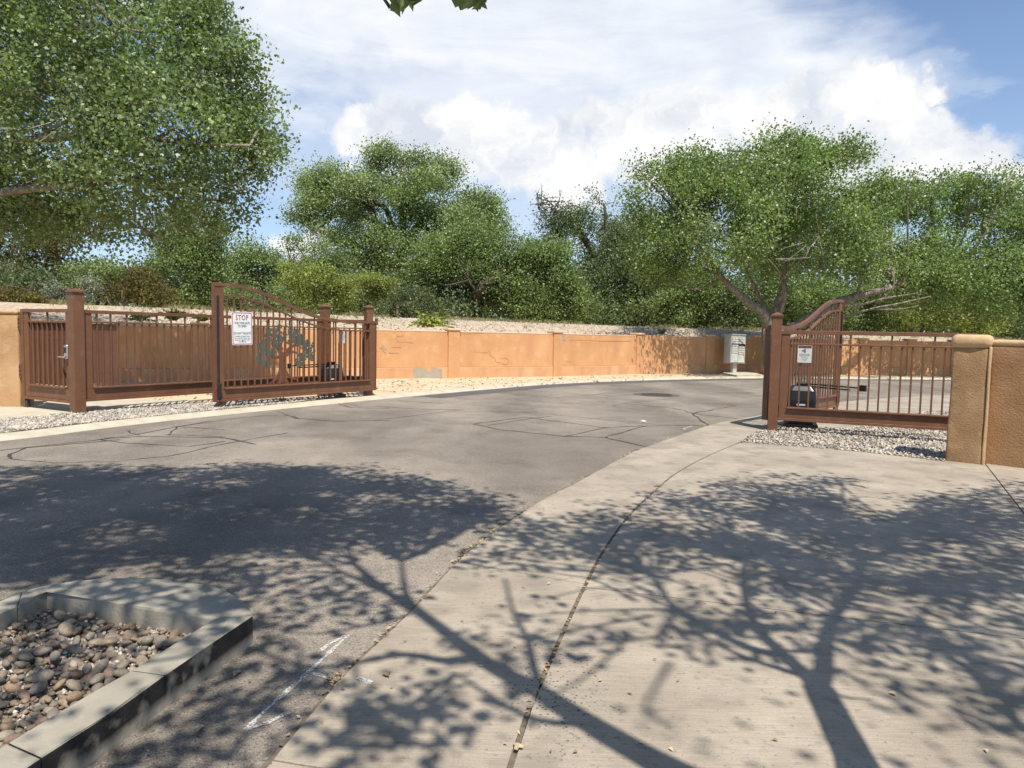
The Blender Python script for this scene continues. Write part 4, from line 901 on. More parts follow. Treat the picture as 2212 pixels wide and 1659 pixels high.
# ================================================================= MAILBOX CLUSTER
mb = G(1584, 810.5)[:2]; t = thing('cluster_mailbox', 'pale grey cluster mailbox on a pedestal before the shaded end of the orange wall', 'mailbox', (*mb, .11), math.radians(293-270)); t.rotation_euler = (math.radians(-1.2), math.radians(1.6), math.radians(23))
box('pedestal', -.10, .10, -.09, .09, 0, .40, M['box'], t, .01)
box('pedestal_foot', -.16, .16, -.14, .14, 0, .02, M['box'], t, .004)
box('cabinet', -.385, .385, -.22, .22, .40, 1.60, M['box'], t, .008)
box('hood', -.40, .40, -.255, .225, 1.602, 1.63, M['box'], t, .006)
box('door_gap_shade', -.362, .362, -.2235, -.2205, .43, 1.505, M['slot'], t, .0005)  # added dark panel, paints the shade in the gaps between doors
for s in (0, 1):
    x0 = -.355+s*.365; x1 = x0+.345
    nd_ = 7 if s == 0 else 8; z = 1.50
    for k in range(nd_):
        if s == 0 and k == 3: z -= .035
        mm = M['slot'] if (s == 1 and k == 3) else M['boxface']
        dr = box('mail_door', x0, x1, -.238, -.221, z-.082, z-.008, mm, t, .003); box('lock', -.012, .012, -.014, -.0088, .0, .022, M['slot'], dr, .002); box('number_plate', -.155, -.13, -.013, -.0088, -.02, .01, M['slot'], dr, .001); z -= .092
    dr = box('parcel_door', x0, x1, -.238, -.221, .44, z-.012, M['boxface'], t, .003)
    for (lx, lz) in ((-.09, .06), (-.02, .03), (-.09, -.02)): box('lock', lx-.012, lx+.012, -.014, -.0088, lz, lz+.024, M['slot'], dr, .002)
o = prism('mailbox_pad', [G(*p)[:2] for p in [(1560, 811), (1592, 816.5), (1645, 814.5), (1618, 807.5), (1570, 806.5)]], .0, .11, M['curbstone'], None, .01, 'structure')

# manhole, seams, marks
mc = G(1418, 853)[:2]
t = thing('manhole_cover', 'round dark iron manhole cover set flush in the asphalt', 'manhole', (*mc, .004))
def disc(name, r, z0, z1, m_, parent, n=36, r2=0):
    V = [(r*math.cos(6.2832*k/n), r*math.sin(6.2832*k/n), z1) for k in range(n)]; 
    if r2: V2 = [(r2*math.cos(6.2832*k/n), r2*math.sin(6.2832*k/n), z1) for k in range(n)]; return obj(name, V+V2, [(k, (k+1) % n, n+(k+1) % n, n+k) for k in range(n)], m_, parent)
    return obj(name, V, [tuple(range(n))], m_, parent)
disc('collar', .62, 0, .001, M['new_asphalt'], t, 36, .43); disc('frame_ring', .42, 0, .004, M['darkmetal'], t, 36, .35); disc('lid', .34, 0, .003, M['darkmetal'], t)
seams = [[Z3(*p) for p in L_] for L_ in [
    [(0, 565), (260, 580), (510, 585)], [(0, 640), (150, 625), (430, 590), (480, 590)], [(430, 590), (900, 600), (1500, 660), (1900, 680)], [(730, 485), (860, 503), (1010, 515), (1220, 500), (1330, 485)], [(520, 512), (900, 535), (1280, 555), (1560, 590), (1800, 605)],
    [(1800, 605), (2060, 635)], [(1330, 565), (1400, 548), (1620, 525), (2050, 560)], [(2050, 560), (1960, 575), (1800, 605), (1890, 670)], [(1420, 548), (1700, 575), (1800, 600)], [(560, 665), (850, 625), (1300, 685), (1520, 675)],
    [(640, 672), (900, 630), (1000, 620)], [(560, 665), (700, 695), (1080, 735), (1300, 740), (1540, 675)], [(1300, 740), (1540, 795)], [(1080, 735), (1320, 685)], [(970, 460), (1580, 470), (1340, 490)], [(80, 530), (500, 555), (700, 565)],
    [(1540, 675), (1900, 672)], [(1700, 430), (2000, 460), (2200, 475)], [(1930, 490), (2200, 485)], [(1620, 525), (1740, 520)]]]
seams += [[Z1(*p) for p in L_] for L_ in [[(0, 1659), (870, 1565), (1200, 1520), (1900, 1390)], [(870, 1560), (1200, 1595), (1690, 1625), (2028, 1575)], [(1120, 1480), (1240, 1520)], [(1500, 1515), (2028, 1535)], [(1520, 1520), (1600, 1445), (2028, 1385)], [(1560, 1440), (2028, 1475)]]]
seams += [[Z2(*p) for p in L_] for L_ in [[(830, 1530), (1050, 1610), (1450, 1640), (2020, 1630)], [(300, 1620), (700, 1580), (1000, 1580), (1075, 1610)], [(1480, 1450), (1620, 1495), (2020, 1505)], [(1540, 1445), (1700, 1480), (2020, 1485)]]]
seams += [[(20, 992), (120, 1000), (235, 998), (370, 985)], [(215, 950), (300, 943), (480, 945), (555, 960)], [(20, 992), (22, 980), (60, 968), (260, 950)], [(370, 985), (480, 960), (620, 935)], [(1820, 823), (1950, 828), (2060, 836)]]
for s in seams:
    W = [G(*p)[:2] for p in s]; W = [W[i]+(W[i+1]-W[i])*k/9 for i in range(len(W)-1) for k in range(9)]+[W[-1]]; P = [p+np.array([mnoise.noise(Vector((p[0]*3, p[1]*3, 0))), mnoise.noise(Vector((p[0]*3, p[1]*3, 5)))])*.05 for p in W]
    ribbon('crack_seal', P, random.uniform(.016, .036), .003, M['tar'], road, .6)
ribbon('road_crack', offset_line(SL[:iL+1], -.012), .03, .0035, M['joint'], road, .5)
for L_ in [[(530, 1578), (597, 1515), (667, 1453), (752, 1373)], [(530, 1578), (580, 1562), (625, 1540)], [(691, 1408), (715, 1390), (748, 1374)], [(667, 1453), (735, 1473)]]:
    W = [G(*p)[:2] for p in L_]; W = [W[i]+(W[i+1]-W[i])*k/6 for i in range(len(W)-1) for k in range(6)]+[W[-1]]; ribbon('chalk_mark', W, .021, .0045, M['chalk'], road, .35)
W = [G(*p)[:2] for p in [(770, 1472), (795, 1482), (803, 1486)]]; ribbon('chalk_mark', W, .03, .0215, M['chalk'], curbstrip, .3)
L_ = [(1110, 440), (1150, 445), (1112, 432), (1160, 418), (1215, 400), (1150, 402)]; W = [G((1700+a/3.687)*.7373, (1140+b/3.687)*.7373)[:2] for a, b in L_]; ribbon('chalk_mark', W, .03, .0055, M['chalk'], road, .1)

# ================================================================= KERBED ISLAND WITH RIVER STONES
KZ = .142
Oin = [(0, 1326), (100, 1276), (250, 1303), (463, 1335), (300, 1436), (200, 1496), (0, 1613)]
island = bpy.data.objects.new('kerbed_island', None); COL.objects.link(island); island['kind'] = 'structure'
def K(px, py): return G(px, py, KZ)[:2]
outer_back = smooth_line([K(*p) for p in [(-60, 1322), (0, 1292), (100, 1265), (200, 1252), (300, 1249), (400, 1257), (467, 1270), (517, 1293), (545, 1322)]], 4)
def ksec(o_, i_, m_): prism('kerb_section', list(o_)+list(i_)[::-1], -.02, KZ, m_, island, .012)
i_corner = K(100, 1276); i_right = K(463, 1335); o_right = K(547, 1328)
gap = .004
# back arc (wide, lighter) from its left crack to the right corner crack
kA = min(range(len(outer_back)), key=lambda i: np.linalg.norm(outer_back[i]-K(40, 1281)))
ksec(outer_back[kA:], [K(38, 1307), i_corner, K(250, 1303), i_right], M['kerb_plain'])
lft = (K(0, 1326)-i_corner); lft /= np.linalg.norm(lft); lo_ = outer_back[0]-outer_back[3]; lo_ /= np.linalg.norm(lo_)
ksec([outer_back[kA]+lo_*gap, outer_back[0], outer_back[0]+lo_*1.6], [K(38, 1307)+lft*gap, K(0, 1326), K(0, 1326)+lft*1.9], M['kerb_plain'])
rd = K(285, 1446)-i_right; rd /= np.linalg.norm(rd); ro = K(357, 1456)-o_right; ro /= np.linalg.norm(ro)
ksec([o_right+ro*gap, K(450, 1395), K(357, 1456)], [i_right+rd*gap, K(285, 1446)], M['kerb'])
ksec([K(357, 1456)+ro*gap, K(233, 1543), K(90, 1634)], [K(285, 1446)+rd*gap, K(200, 1496), K(18, 1602)], M['kerb'])
e1 = K(90, 1634)+ro*gap; e2 = K(18, 1602)+rd*gap; ksec([e1, e1+ro*1.6], [e2, e2+rd*1.6], M['kerb'])
bedp = [K(0, 1326)+lft*1.7, K(0, 1326), i_corner, K(250, 1303), i_right, K(285, 1446), K(0, 1613), K(0, 1613)+rd*1.3]
bc = sum(bedp)/len(bedp); sheet('gravel_bed', [p+(p-bc)*.03 for p in bedp], .028, M['bed'], island)
stones('stone_chips', [(bedp, 5200)], .013, M['chip'], .03, island, zj=.012)
peb = []
for s_ in range(7):
    bm = bmesh.new(); bmesh.ops.create_icosphere(bm, subdivisions=2, radius=1); sd = s_*13.7; sx_, sy_, sz_ = 1.0, random.uniform(.6, .85), random.uniform(.42, .62)
    for v in bm.verts:
        n_ = v.co.normalized(); v.co *= 1+.16*mnoise.noise(n_*1.1+Vector((sd, 0, 0)))+.05*mnoise.noise(n_*2.5+Vector((0, sd, 0))); v.co.x *= sx_; v.co.y *= sy_; v.co.z *= sz_
    me = bpy.data.meshes.new('river_stone'); bm.to_mesh(me); bm.free(); me.shade_smooth(); me.materials.append(M['pebble']); peb.append(me)
bp = np.array(bedp); cnt = 0; placed = []; tries = 0
center_in = [p+(bc-p)*.04 for p in bedp]
while cnt < 298 and tries < 9000:
    tries += 1; q = bp.min(0)+(bp.max(0)-bp.min(0))*np.random.rand(2)
    if not inpoly(q, center_in): continue
    X_, Y_, w_ = proj((q[0], q[1], .05))
    if w_ < .5 or X_ < -60 or Y_ > 1690: continue
    r = random.choice([.020, .024, .028, .033, .038])*random.uniform(.85, 1.15); lay = 0 if cnt < 210 else 1
    if any((q[0]-a)**2+(q[1]-b)**2 < ((r+c)*(.78 if lay == 0 else .55))**2 for a, b, c, l_ in placed if l_ == lay): continue
    placed.append((q[0], q[1], r, lay)); o = bpy.data.objects.new('river_stone', random.choice(peb)); COL.objects.link(o); o.parent = island
    o.location = (q[0], q[1], .036+r*.30+(.026 if lay else 0)); o.scale = (r*random.uniform(1, 1.35), r, r*random.uniform(.85, 1.15)); o.rotation_euler = (random.gauss(0, .3), random.gauss(0, .3), random.uniform(0, 6.28)); cnt += 1

pv = []; pf = []
bv = [np.array([tuple(v.co) for v in m_.vertices]) for m_ in peb[:4]]; bf = [[tuple(p.vertices) for p in m_.polygons] for m_ in peb[:4]]
k_ = 0; tries = 0
while k_ < 420 and tries < 9000:
    tries += 1; q = bp.min(0)+(bp.max(0)-bp.min(0))*np.random.rand(2)
    if not inpoly(q, center_in): continue
    r = random.uniform(.011, .021); a = random.uniform(0, 6.28); i_ = random.randrange(4); V_ = bv[i_]*r; R_ = np.array([[math.cos(a), -math.sin(a), 0], [math.sin(a), math.cos(a), 0], [0, 0, 1]]); V_ = V_@R_.T+[q[0], q[1], .036+random.uniform(0, .035)]
    b0 = len(pv); pv += list(V_); pf += [tuple(b0+x for x in f) for f in bf[i_]]; k_ += 1
obj('small_river_stones', pv, pf, M['pebble'], island, True)['kind'] = 'stuff'
# leaf litter in the joints
def litter(name, pts, size, m_, z, parent=None, kind='stuff', zj=.006):
    P = np.array([[p[0], p[1], z+random.uniform(0, zj)] for p in pts]); V = leaf_verts(P, size, upbias=2.2, aspect=.6); o = link(name, fastmesh(name, V, np.arange(len(V)).reshape(-1, 4)), m_, parent)
    if kind: o['kind'] = kind
    return o
lp = []
for _ in range(520):
    i = random.randrange(3, 62); i = min(i, iL-1); p = SL[i]+(SL[i+1]-SL[i])*random.random()
    if mnoise.noise(Vector((p[0]*1.3, p[1]*1.3, 2))) < -.12 and random.random() < .8: continue
    lp.append(p+np.random.normal(size=2)*[.02, .02]+[-.02, 0])
for _ in range(150):
    i = random.randrange(3, 45); p = SR[i]+(SR[i+1]-SR[i])*random.random(); lp.append(p+np.random.normal(size=2)*.008+[.015, 0])
litter('leaf_litter', lp, .027, M['litter'], .012)
fl = []
for _ in range(70):
    fl.append(G(random.uniform(0, 2212), random.uniform(1000, 1650)**1.0))
litter('leaf_scatter', [p for p in fl if not inpoly(p, [K(-60, 1322), K(200, 1252), o_right, K(90, 1634)])], .024, M['litter'], .024, zj=.003)
def bigleaf(label, px, py, s, z=.02):
    g = G(px, py, z); V = []; F = []; n = 10
    for k in range(n):
        a = 6.283*k/n; r = s*(1+.35*math.cos(3*a)+random.uniform(-.15, .15)); V.append((r*math.cos(a), r*.7*math.sin(a), .004+.3*s*abs(math.sin(a*1.5))))
    V.append((0, 0, .003)); F = [(k, (k+1) % n, n) for k in range(n)]
    o = obj('fallen_leaf', V, F, M['litter'], None, False, (g[0], g[1], z), (0, 0, random.uniform(0, 6))); tag(o, label, 'leaf', 'dry fallen leaves')
bigleaf('curled dry leaf on the asphalt right of the blackened kerb', 510, 1456, .024, .006); bigleaf('pale dry leaf in the asphalt below the kerb, left of the chalk arrow', 430, 1575, .020, .006)
bigleaf('dry leaf on the joint line at the bottom of the gutter strip', 1118, 1616, .024); bigleaf('dry leaf on the asphalt close to the gutter strip edge', 835, 1458, .022); bigleaf('single tan leaf lying on the apron slab at bottom right', 1930, 1500, .018); bigleaf('small dry leaf on the asphalt above the island kerb', 553, 1220, .022, .006)
for (lab, px, py, s_) in (('small white pebble in the middle of the far asphalt', 1390, 912, .05), ('small dark stone lying on the verge at the foot of the orange wall', 1210, 822, .06)):
    g = G(px, py); o = link('loose_stone', peb[1].copy(), None, None, (g[0], g[1], .02 if py > 850 else .07)); o.scale = (s_, s_*.7, s_*.5); tag(o, lab, 'stone'); o.data.materials.clear(); o.data.materials.append(M['signwhite'] if py > 850 else M['darkmetal'])

# ================================================================= TREES
GB = 1.85
def pl(lst, y): return [px_lobe(*l[:4], y+(l[4] if len(l) > 4 else 0), l[5] if len(l) > 5 else 1.0) for l in lst]
# the big cottonwood at upper left, its trunk just outside the frame
T1 = [(60, 120, 170, 170, 1), (230, 60, 170, 130, 0), (380, 120, 140, 130, 0.5), (470, 170, 90, 100, 0), (150, 260, 180, 140, -0.5), (330, 270, 160, 130, -1), (480, 300, 100, 100, 0), (530, 240, 55, 70, 0.5), (100, 390, 150, 70, 0.5), (280, 400, 150, 80, -1), (430, 400, 120, 80, 0), (500, 440, 70, 60, 1), (-120, 100, 200, 220, 1), (-150, 330, 180, 120, 0), (330, 470, 130, 45, 0.5), (440, 480, 70, 50, 0.5), (90, -130, 250, 180, 1), (380, -60, 90, 120, 1), (555, 330, 45, 50, 0), (510, 120, 40, 40, 0.5), (400, 20, 60, 60, 0.5), (180, 470, 90, 35, 1), (60, 460, 110, 50, 1), (250, 490, 110, 40, 0.5), (-60, 430, 120, 70, 1), (350, 520, 60, 25, 1), (590, 330, 20, 25, 0), (570, 280, 25, 30, 0.5), (430, 30, 60, 50, 0.5)]
b1_ = A(-420, 800, 17.5); b1_[2] = 0.05
tree('cottonwood_tree', 'large near cottonwood whose leafy boughs fill the upper left corner', 'tree', tuple(b1_), pl(T1, 17.0), 3100, 46, .27, .086, M['cotton'], M['bark'],
     limbs=[([b1_, A(-400, 640, 17.4), A(-330, 520, 17.2)], .42, .33), ([A(-330, 520, 17.2), A(-100, 440, 17.0), A(30, 412, 16.6), A(170, 400, 16.4), A(300, 385, 16.2)], .15, .035), ([A(-330, 520, 17.2), A(-120, 350, 17.2), A(60, 305, 16.6), A(250, 290, 16.3), A(420, 310, 16.2), A(540, 315, 16.3)], .16, .03), ([A(-330, 520, 17.2), A(-100, 250, 17.4), A(120, 180, 17), A(260, 60, 17)], .15, .05), ([A(120, 180, 17), A(200, 280, 16.5), A(330, 200, 16.4)], .06, .03), ([A(60, 305, 16.6), A(200, 240, 16.2), A(400, 215, 16.2)], .05, .02)],
     prune=lambda P: ~((P[:, 0]-.161*P[:, 2] > -10.6) & (P[:, 1]+.495*P[:, 2] > 19.2) & (np.sin(2.3*(P[:, 0]-.161*P[:, 2])+1.3*np.sin(2.1*(P[:, 1]+.495*P[:, 2])))+np.sin(3.1*(P[:, 1]+.495*P[:, 2])+(P[:, 0]-.161*P[:, 2])) > .15) & (P[:, 2] < 5.6)), twigs=700, hole=.30, hscale=.75, seed=2, twigmat=M['palebark'], twr=.009, shell=.62)
# right big cottonwood standing in front of the wall
T4 = [(1450, 440, 95, 100, 0), (1390, 440, 40, 50, -0.5), (1500, 380, 80, 60, 0.5), (1565, 370, 55, 55, 0), (1560, 430, 110, 85, -1), (1690, 350, 60, 55, 0), (1700, 420, 120, 100, -1), (1755, 345, 45, 45, 0.5), (1800, 410, 90, 90, 0), (1848, 345, 32, 38, 0), (1880, 430, 60, 60, 0), (1600, 505, 160, 75, -2), (1770, 510, 150, 80, -2), (1420, 530, 75, 70, 0), (1480, 575, 90, 30, 0), (1660, 560, 110, 35, -1), (1980, 480, 80, 70, 2.5), (1960, 420, 40, 35, 1), (2060, 440, 60, 55, 2.5), (2070, 400, 30, 28, 2.5), (2120, 420, 60, 45, 3.5), (2150, 480, 90, 80, 1.5), (2060, 560, 150, 80, 1.5), (2240, 520, 110, 110, 2.5), (1920, 570, 100, 60, -1), (2190, 630, 120, 60, 2.5), (2330, 480, 120, 120, 2.5), (2100, 650, 90, 35, 1.5), (2180, 395, 35, 30, 2.5), (1860, 500, 70, 70, -1), (1410, 590, 50, 30, 0), (1640, 325, 20, 18, 0), (1705, 300, 22, 25, 0), (1570, 325, 22, 16, 0), (2000, 640, 70, 30, 1.5), (2280, 650, 120, 60, 2.5), (1640, 535, 110, 60, 4.5), (1740, 540, 100, 50, 4.5), (1700, 500, 80, 60, 4.5), (1640, 430, 60, 60, 4), (1900, 540, 90, 60, 4.5), (2000, 570, 90, 50, 2), (1930, 470, 50, 50, 2), (1480, 500, 80, 60, 3.5), (1385, 372, 16, 30, 0), (1412, 352, 14, 26, 0), (1470, 338, 18, 26, 0), (1505, 322, 14, 20, 0), (1545, 352, 14, 24, 0), (1590, 350, 18, 26, 0), (1668, 300, 16, 30, 0), (1722, 302, 15, 26, 0), (1752, 318, 14, 24, 0), (1790, 340, 16, 30, 0), (1836, 322, 14, 26, 0), (1862, 338, 13, 28, 0), (1905, 395, 16, 28, 0), (1960, 402, 16, 26, 0), (2030, 392, 14, 26, 1), (2095, 385, 16, 24, 1), (2135, 392, 14, 24, 1), (2185, 380, 16, 28, 1)]
b4_ = G(1668, 812)
tree('cottonwood_tree', 'broad spreading cottonwood with forked pale trunk behind the mailbox and right gate', 'tree', tuple(b4_), pl(T4, 29.5), 5900, 46, .34, .100, M['cotton2'], M['bark'],
     limbs=[([b4_, A(1666, 760, 30.2), A(1662, 708, 30.2)], .42, .34), ([A(1660, 712, 30.2), A(1652, 680, 30), A(1618, 655, 29.8), A(1592, 632, 29.6), A(1560, 600, 29.4), A(1500, 520, 29.2)], .23, .08), ([A(1662, 710, 30.2), A(1672, 672, 30.4), A(1690, 625, 30.6), A(1700, 520, 30.6)], .18, .07), ([A(1662, 708, 30.2), A(1648, 660, 30.8), A(1640, 640, 31), A(1600, 560, 31)], .12, .06),
            ([A(1668, 725, 30.2), A(1730, 700, 29.8), A(1790, 662, 29.4), A(1850, 640, 29.6), A(1930, 620, 30.6), A(2030, 585, 32.6), A(2130, 560, 34)], .27, .05), ([A(1670, 710, 30.2), A(1694, 650, 29.6), A(1690, 600, 29.4)], .11, .05), ([A(1790, 662, 29.4), A(1850, 660, 29), A(1910, 645, 28.6), A(1990, 632, 28.4)], .07, .025), ([A(1700, 700, 29.8), A(1800, 690, 29.2), A(1880, 668, 28.4), A(1945, 655, 28), A(2010, 640, 27.8)], .07, .02), ([A(1880, 668, 28.4), A(1940, 668, 28), A(1985, 660, 27.8)], .035, .012), ([A(1700, 520, 30.6), A(1720, 420, 30.4), A(1735, 330, 30)], .07, .02)],
     prune=lambda P: ~((P[:, 0]-.161*P[:, 2] > 8.9) & (P[:, 0]-.161*P[:, 2] < 11.0) & (P[:, 1]+.495*P[:, 2] < 31.1)), twigs=520, hole=.2, hscale=.55, seed=5, twigmat=M['palebark'], twr=.014, shell=.42)
# old cottonwood with dark open limbs, centre
def Z5(x, y): return ((700+x/2.011)*.7373, (380+y/2.011)*.7373)
T2 = [(900, 395, 34, 20, -2), (935, 385, 30, 18, -2), (865, 425, 45, 22, -2), (820, 400, 40, 24, -1), (760, 405, 40, 24, -2), (1000, 470, 50, 25, -2), (890, 450, 50, 22, -1), (650, 470, 38, 20, 0), (680, 440, 45, 30, 0), (700, 400, 50, 40, 1), (665, 392, 18, 20, 1), (740, 370, 55, 38, 0), (745, 420, 60, 30, 1), (800, 345, 32, 28, 0), (830, 350, 42, 32, 0), (832, 325, 22, 14, 0), (890, 362, 36, 30, 0), (915, 350, 38, 26, 0), (960, 352, 38, 20, 0), (985, 372, 20, 12, 0), (860, 405, 60, 28, 2), (930, 405, 50, 30, 1), (990, 440, 60, 30, 1), (1045, 450, 42, 35, 1), (1060, 490, 45, 35, 1), (1000, 500, 70, 30, 0), (920, 470, 60, 30, 0), (800, 500, 60, 28, -1), (850, 520, 90, 30, -1), (760, 525, 60, 20, -1), (700, 500, 50, 20, 0), (900, 560, 90, 35, -1), (780, 575, 70, 28, 0), (860, 590, 60, 40, 1), (960, 560, 80, 50, 0), (770, 460, 60, 30, 1), (1010, 420, 20, 16, 0)]
b2_ = A(838, 700, 47); b2_[2] = GB
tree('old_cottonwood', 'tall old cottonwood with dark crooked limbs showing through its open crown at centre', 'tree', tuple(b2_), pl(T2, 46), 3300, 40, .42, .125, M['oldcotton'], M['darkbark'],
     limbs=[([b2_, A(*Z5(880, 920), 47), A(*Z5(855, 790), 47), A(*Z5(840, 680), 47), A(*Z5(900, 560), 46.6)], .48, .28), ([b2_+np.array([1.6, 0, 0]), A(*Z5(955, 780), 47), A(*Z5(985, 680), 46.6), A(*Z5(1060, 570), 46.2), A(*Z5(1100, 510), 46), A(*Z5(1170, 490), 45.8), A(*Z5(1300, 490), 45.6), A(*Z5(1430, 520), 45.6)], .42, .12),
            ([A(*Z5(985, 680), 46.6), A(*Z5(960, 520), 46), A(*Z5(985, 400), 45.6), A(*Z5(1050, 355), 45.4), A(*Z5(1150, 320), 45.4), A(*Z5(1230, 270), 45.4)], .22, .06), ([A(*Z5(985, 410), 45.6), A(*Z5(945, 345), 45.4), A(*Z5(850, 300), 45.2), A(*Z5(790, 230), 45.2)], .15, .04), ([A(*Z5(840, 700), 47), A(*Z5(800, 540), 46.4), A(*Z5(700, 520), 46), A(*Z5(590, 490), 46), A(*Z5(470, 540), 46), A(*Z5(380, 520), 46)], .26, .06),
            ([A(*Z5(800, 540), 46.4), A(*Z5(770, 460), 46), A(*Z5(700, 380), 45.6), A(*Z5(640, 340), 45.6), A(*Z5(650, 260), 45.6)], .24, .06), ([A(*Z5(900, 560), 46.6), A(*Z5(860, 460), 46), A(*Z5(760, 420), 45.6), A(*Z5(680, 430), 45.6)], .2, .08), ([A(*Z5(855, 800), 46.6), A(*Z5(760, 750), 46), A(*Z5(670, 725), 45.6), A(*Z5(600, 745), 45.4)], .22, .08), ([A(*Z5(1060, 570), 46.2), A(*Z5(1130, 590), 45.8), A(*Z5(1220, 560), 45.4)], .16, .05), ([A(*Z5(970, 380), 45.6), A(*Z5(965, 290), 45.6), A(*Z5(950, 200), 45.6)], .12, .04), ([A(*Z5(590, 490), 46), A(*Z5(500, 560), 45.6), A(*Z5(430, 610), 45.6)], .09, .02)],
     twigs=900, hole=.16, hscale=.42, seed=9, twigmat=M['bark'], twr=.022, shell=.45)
T3 = [(1290, 430, 40, 28, 0), (1330, 425, 20, 18, 0), (1265, 450, 40, 28, 0), (1225, 470, 30, 30, 0, .5), (1185, 440, 25, 25, 0, .35), (1190, 480, 25, 20, 0, .5), (1310, 480, 50, 45, 0), (1250, 510, 60, 40, 0), (1300, 560, 60, 50, 0), (1270, 600, 50, 40, 0), (1340, 520, 40, 60, 1), (1200, 520, 30, 20, 0, .7)]
b3_ = A(1300, 700, 53); b3_[2] = GB
dead = []
for k in range(26):
    s = A(1185+random.uniform(-20, 20), 450+random.uniform(-15, 25), 52); e = A(1185+random.uniform(-45, 45), 425+random.uniform(-30, 50), 52); dead.append(([s, (s+e)/2+np.random.normal(size=3)*.15, e], .05, .012))
tree('cottonwood_tree', 'distant dark cottonwood with a bare dead branch tip right of the old cottonwood', 'tree', tuple(b3_), pl(T3, 52), 1000, 40, .44, .14, M['dark'], M['darkbark'],
     limbs=[([b3_, A(1300, 640, 53), A(1290, 570, 52.5), A(1265, 520, 52), A(1230, 480, 52), A(1190, 450, 52)], .5, .1), ([A(1290, 570, 52.5), A(1310, 500, 52), A(1305, 440, 52)], .3, .08), ([A(1300, 640, 53), A(1280, 610, 52), A(1250, 590, 52)], .2, .06)]+dead, twigs=160, hole=.2, hscale=.4, seed=11, twigmat=M['bark'], twr=.02, shell=.5)

def bush(name, label, cat, px, lobes, y, n, per, lm, size=.12, crad=.3, bz=None, hole=.12, trunk=None, twigs=60, group='trees and shrubs along the embankment', bark='darkbark', shell=.5):
    b = A(px, 700, y); b[2] = bz if bz is not None else GB-.1
    lim = trunk or [([b, b+np.array([random.uniform(-.3, .3), 0, 1.2])], .09, .05), ([b+np.array([.2, 0, 0]), b+np.array([.7, .1, 1.4])], .06, .04), ([b-np.array([.3, 0, 0]), b+np.array([-.9, .1, 1.3])], .06, .04)]
    return tree(name, label, cat, tuple(b), pl(lobes, y), int(n*1.3), int(per*1.6), crad, size*.76, lm, M[bark], limbs=lim, twigs=twigs, hole=hole, hscale=.6, seed=px*.01, group=group, twr=.016, shell=shell)
bush('leaning_tree', 'yellow-olive leaning tree at the left edge under the near cottonwood', 'tree', 60, [(30, 460, 90, 50), (120, 490, 60, 50), (40, 500, 90, 50), (110, 530, 60, 60), (20, 560, 80, 50), (140, 580, 40, 40, 1), (-80, 520, 90, 80)], 31, 560, 26, M['olive'], .12, hole=.15, twigs=240, bark='bark')
bush('dark_shrub', 'dark green shrub beneath the leaning olive tree at the left edge', 'shrub', 20, [(20, 620, 80, 45), (100, 610, 60, 45), (-70, 610, 70, 60), (60, 590, 60, 40)], 27.5, 330, 26, M['dark'], .11)
bush('low_shrub', 'low yellow-tinged shrub on the embankment crest at the far left', 'shrub', 30, [(20, 640, 50, 16), (75, 645, 35, 12)], 26, 130, 24, M['rusty'], .08, .15)
bush('silver_shrub', 'silvery pale shrub on the embankment just left of the tall post', 'shrub', 145, [(150, 628, 40, 24), (120, 640, 25, 14), (185, 622, 22, 26)], 26.5, 190, 26, M['silver'], .07, .16, hole=.1)
bush('grey_green_shrub', 'grey-green shrub behind and right of the silvery shrub', 'shrub', 205, [(210, 600, 50, 36), (170, 590, 40, 30), (250, 610, 30, 30)], 29, 240, 26, M['oldcotton'], .10, .22)
bush('rust_shrub', 'shrub with rust orange leaves right of the tall post', 'shrub', 270, [(250, 630, 45, 28), (300, 610, 40, 35), (270, 595, 25, 18), (340, 640, 40, 20)], 28, 230, 26, M['rusty'], .09, .2)
bush('green_tree', 'full green tree rising under the boughs between the tall post and the gate leaf', 'tree', 390, [(390, 560, 75, 60), (400, 470, 40, 40), (450, 500, 40, 40), (350, 530, 50, 40), (340, 590, 50, 40), (430, 590, 60, 55), (380, 500, 55, 40), (410, 640, 80, 26), (330, 640, 40, 22), (440, 530, 45, 40)], 32, 720, 28, M['mid'], .12, .28, hole=.12)
bush('grey_green_tree', 'soft grey-green tree above the tall end of the left gate leaf', 'tree', 510, [(500, 590, 45, 45), (480, 550, 36, 30), (500, 530, 34, 26), (550, 540, 28, 24), (590, 570, 28, 26), (530, 555, 30, 26), (570, 565, 22, 22), (610, 600, 30, 25), (540, 610, 40, 32), (560, 585, 22, 18), (520, 560, 22, 20), (590, 615, 35, 25)], 37, 360, 26, M['oldcotton'], .13, .3)
bush('green_shrub', 'green shrub seen behind the curved top rail of the left gate', 'shrub', 545, [(530, 650, 60, 28), (590, 645, 40, 30), (480, 650, 30, 25)], 30.5, 240, 26, M['mid'], .10, .22)
bush('spiry_tree', 'young tree with thin upright tips left of the old cottonwood', 'tree', 650, [(620, 535, 13, 26), (640, 528, 10, 24), (625, 550, 14, 30), (655, 560, 22, 30), (690, 560, 40, 36), (600, 590, 22, 30), (640, 600, 50, 40), (690, 590, 40, 36), (680, 545, 20, 22), (720, 560, 24, 22)], 39, 400, 26, M['mid'], .13, .27, hole=.1)
bush('bright_shrub', 'bright yellow-green shrub behind the sloping gate rail', 'shrub', 720, [(700, 605, 60, 40), (620, 600, 40, 34), (760, 625, 45, 34), (650, 640, 50, 30), (790, 660, 50, 22), (720, 660, 70, 22)], 33, 460, 28, M['bright'], .11, .22, hole=.12)
bush('green_shrub', 'bright green shrub under the old cottonwood, right of the sloping gate rail', 'shrub', 800, [(820, 620, 40, 24), (850, 650, 50, 24), (790, 610, 30, 18)], 35, 200, 26, M['bright'], .10, .2)
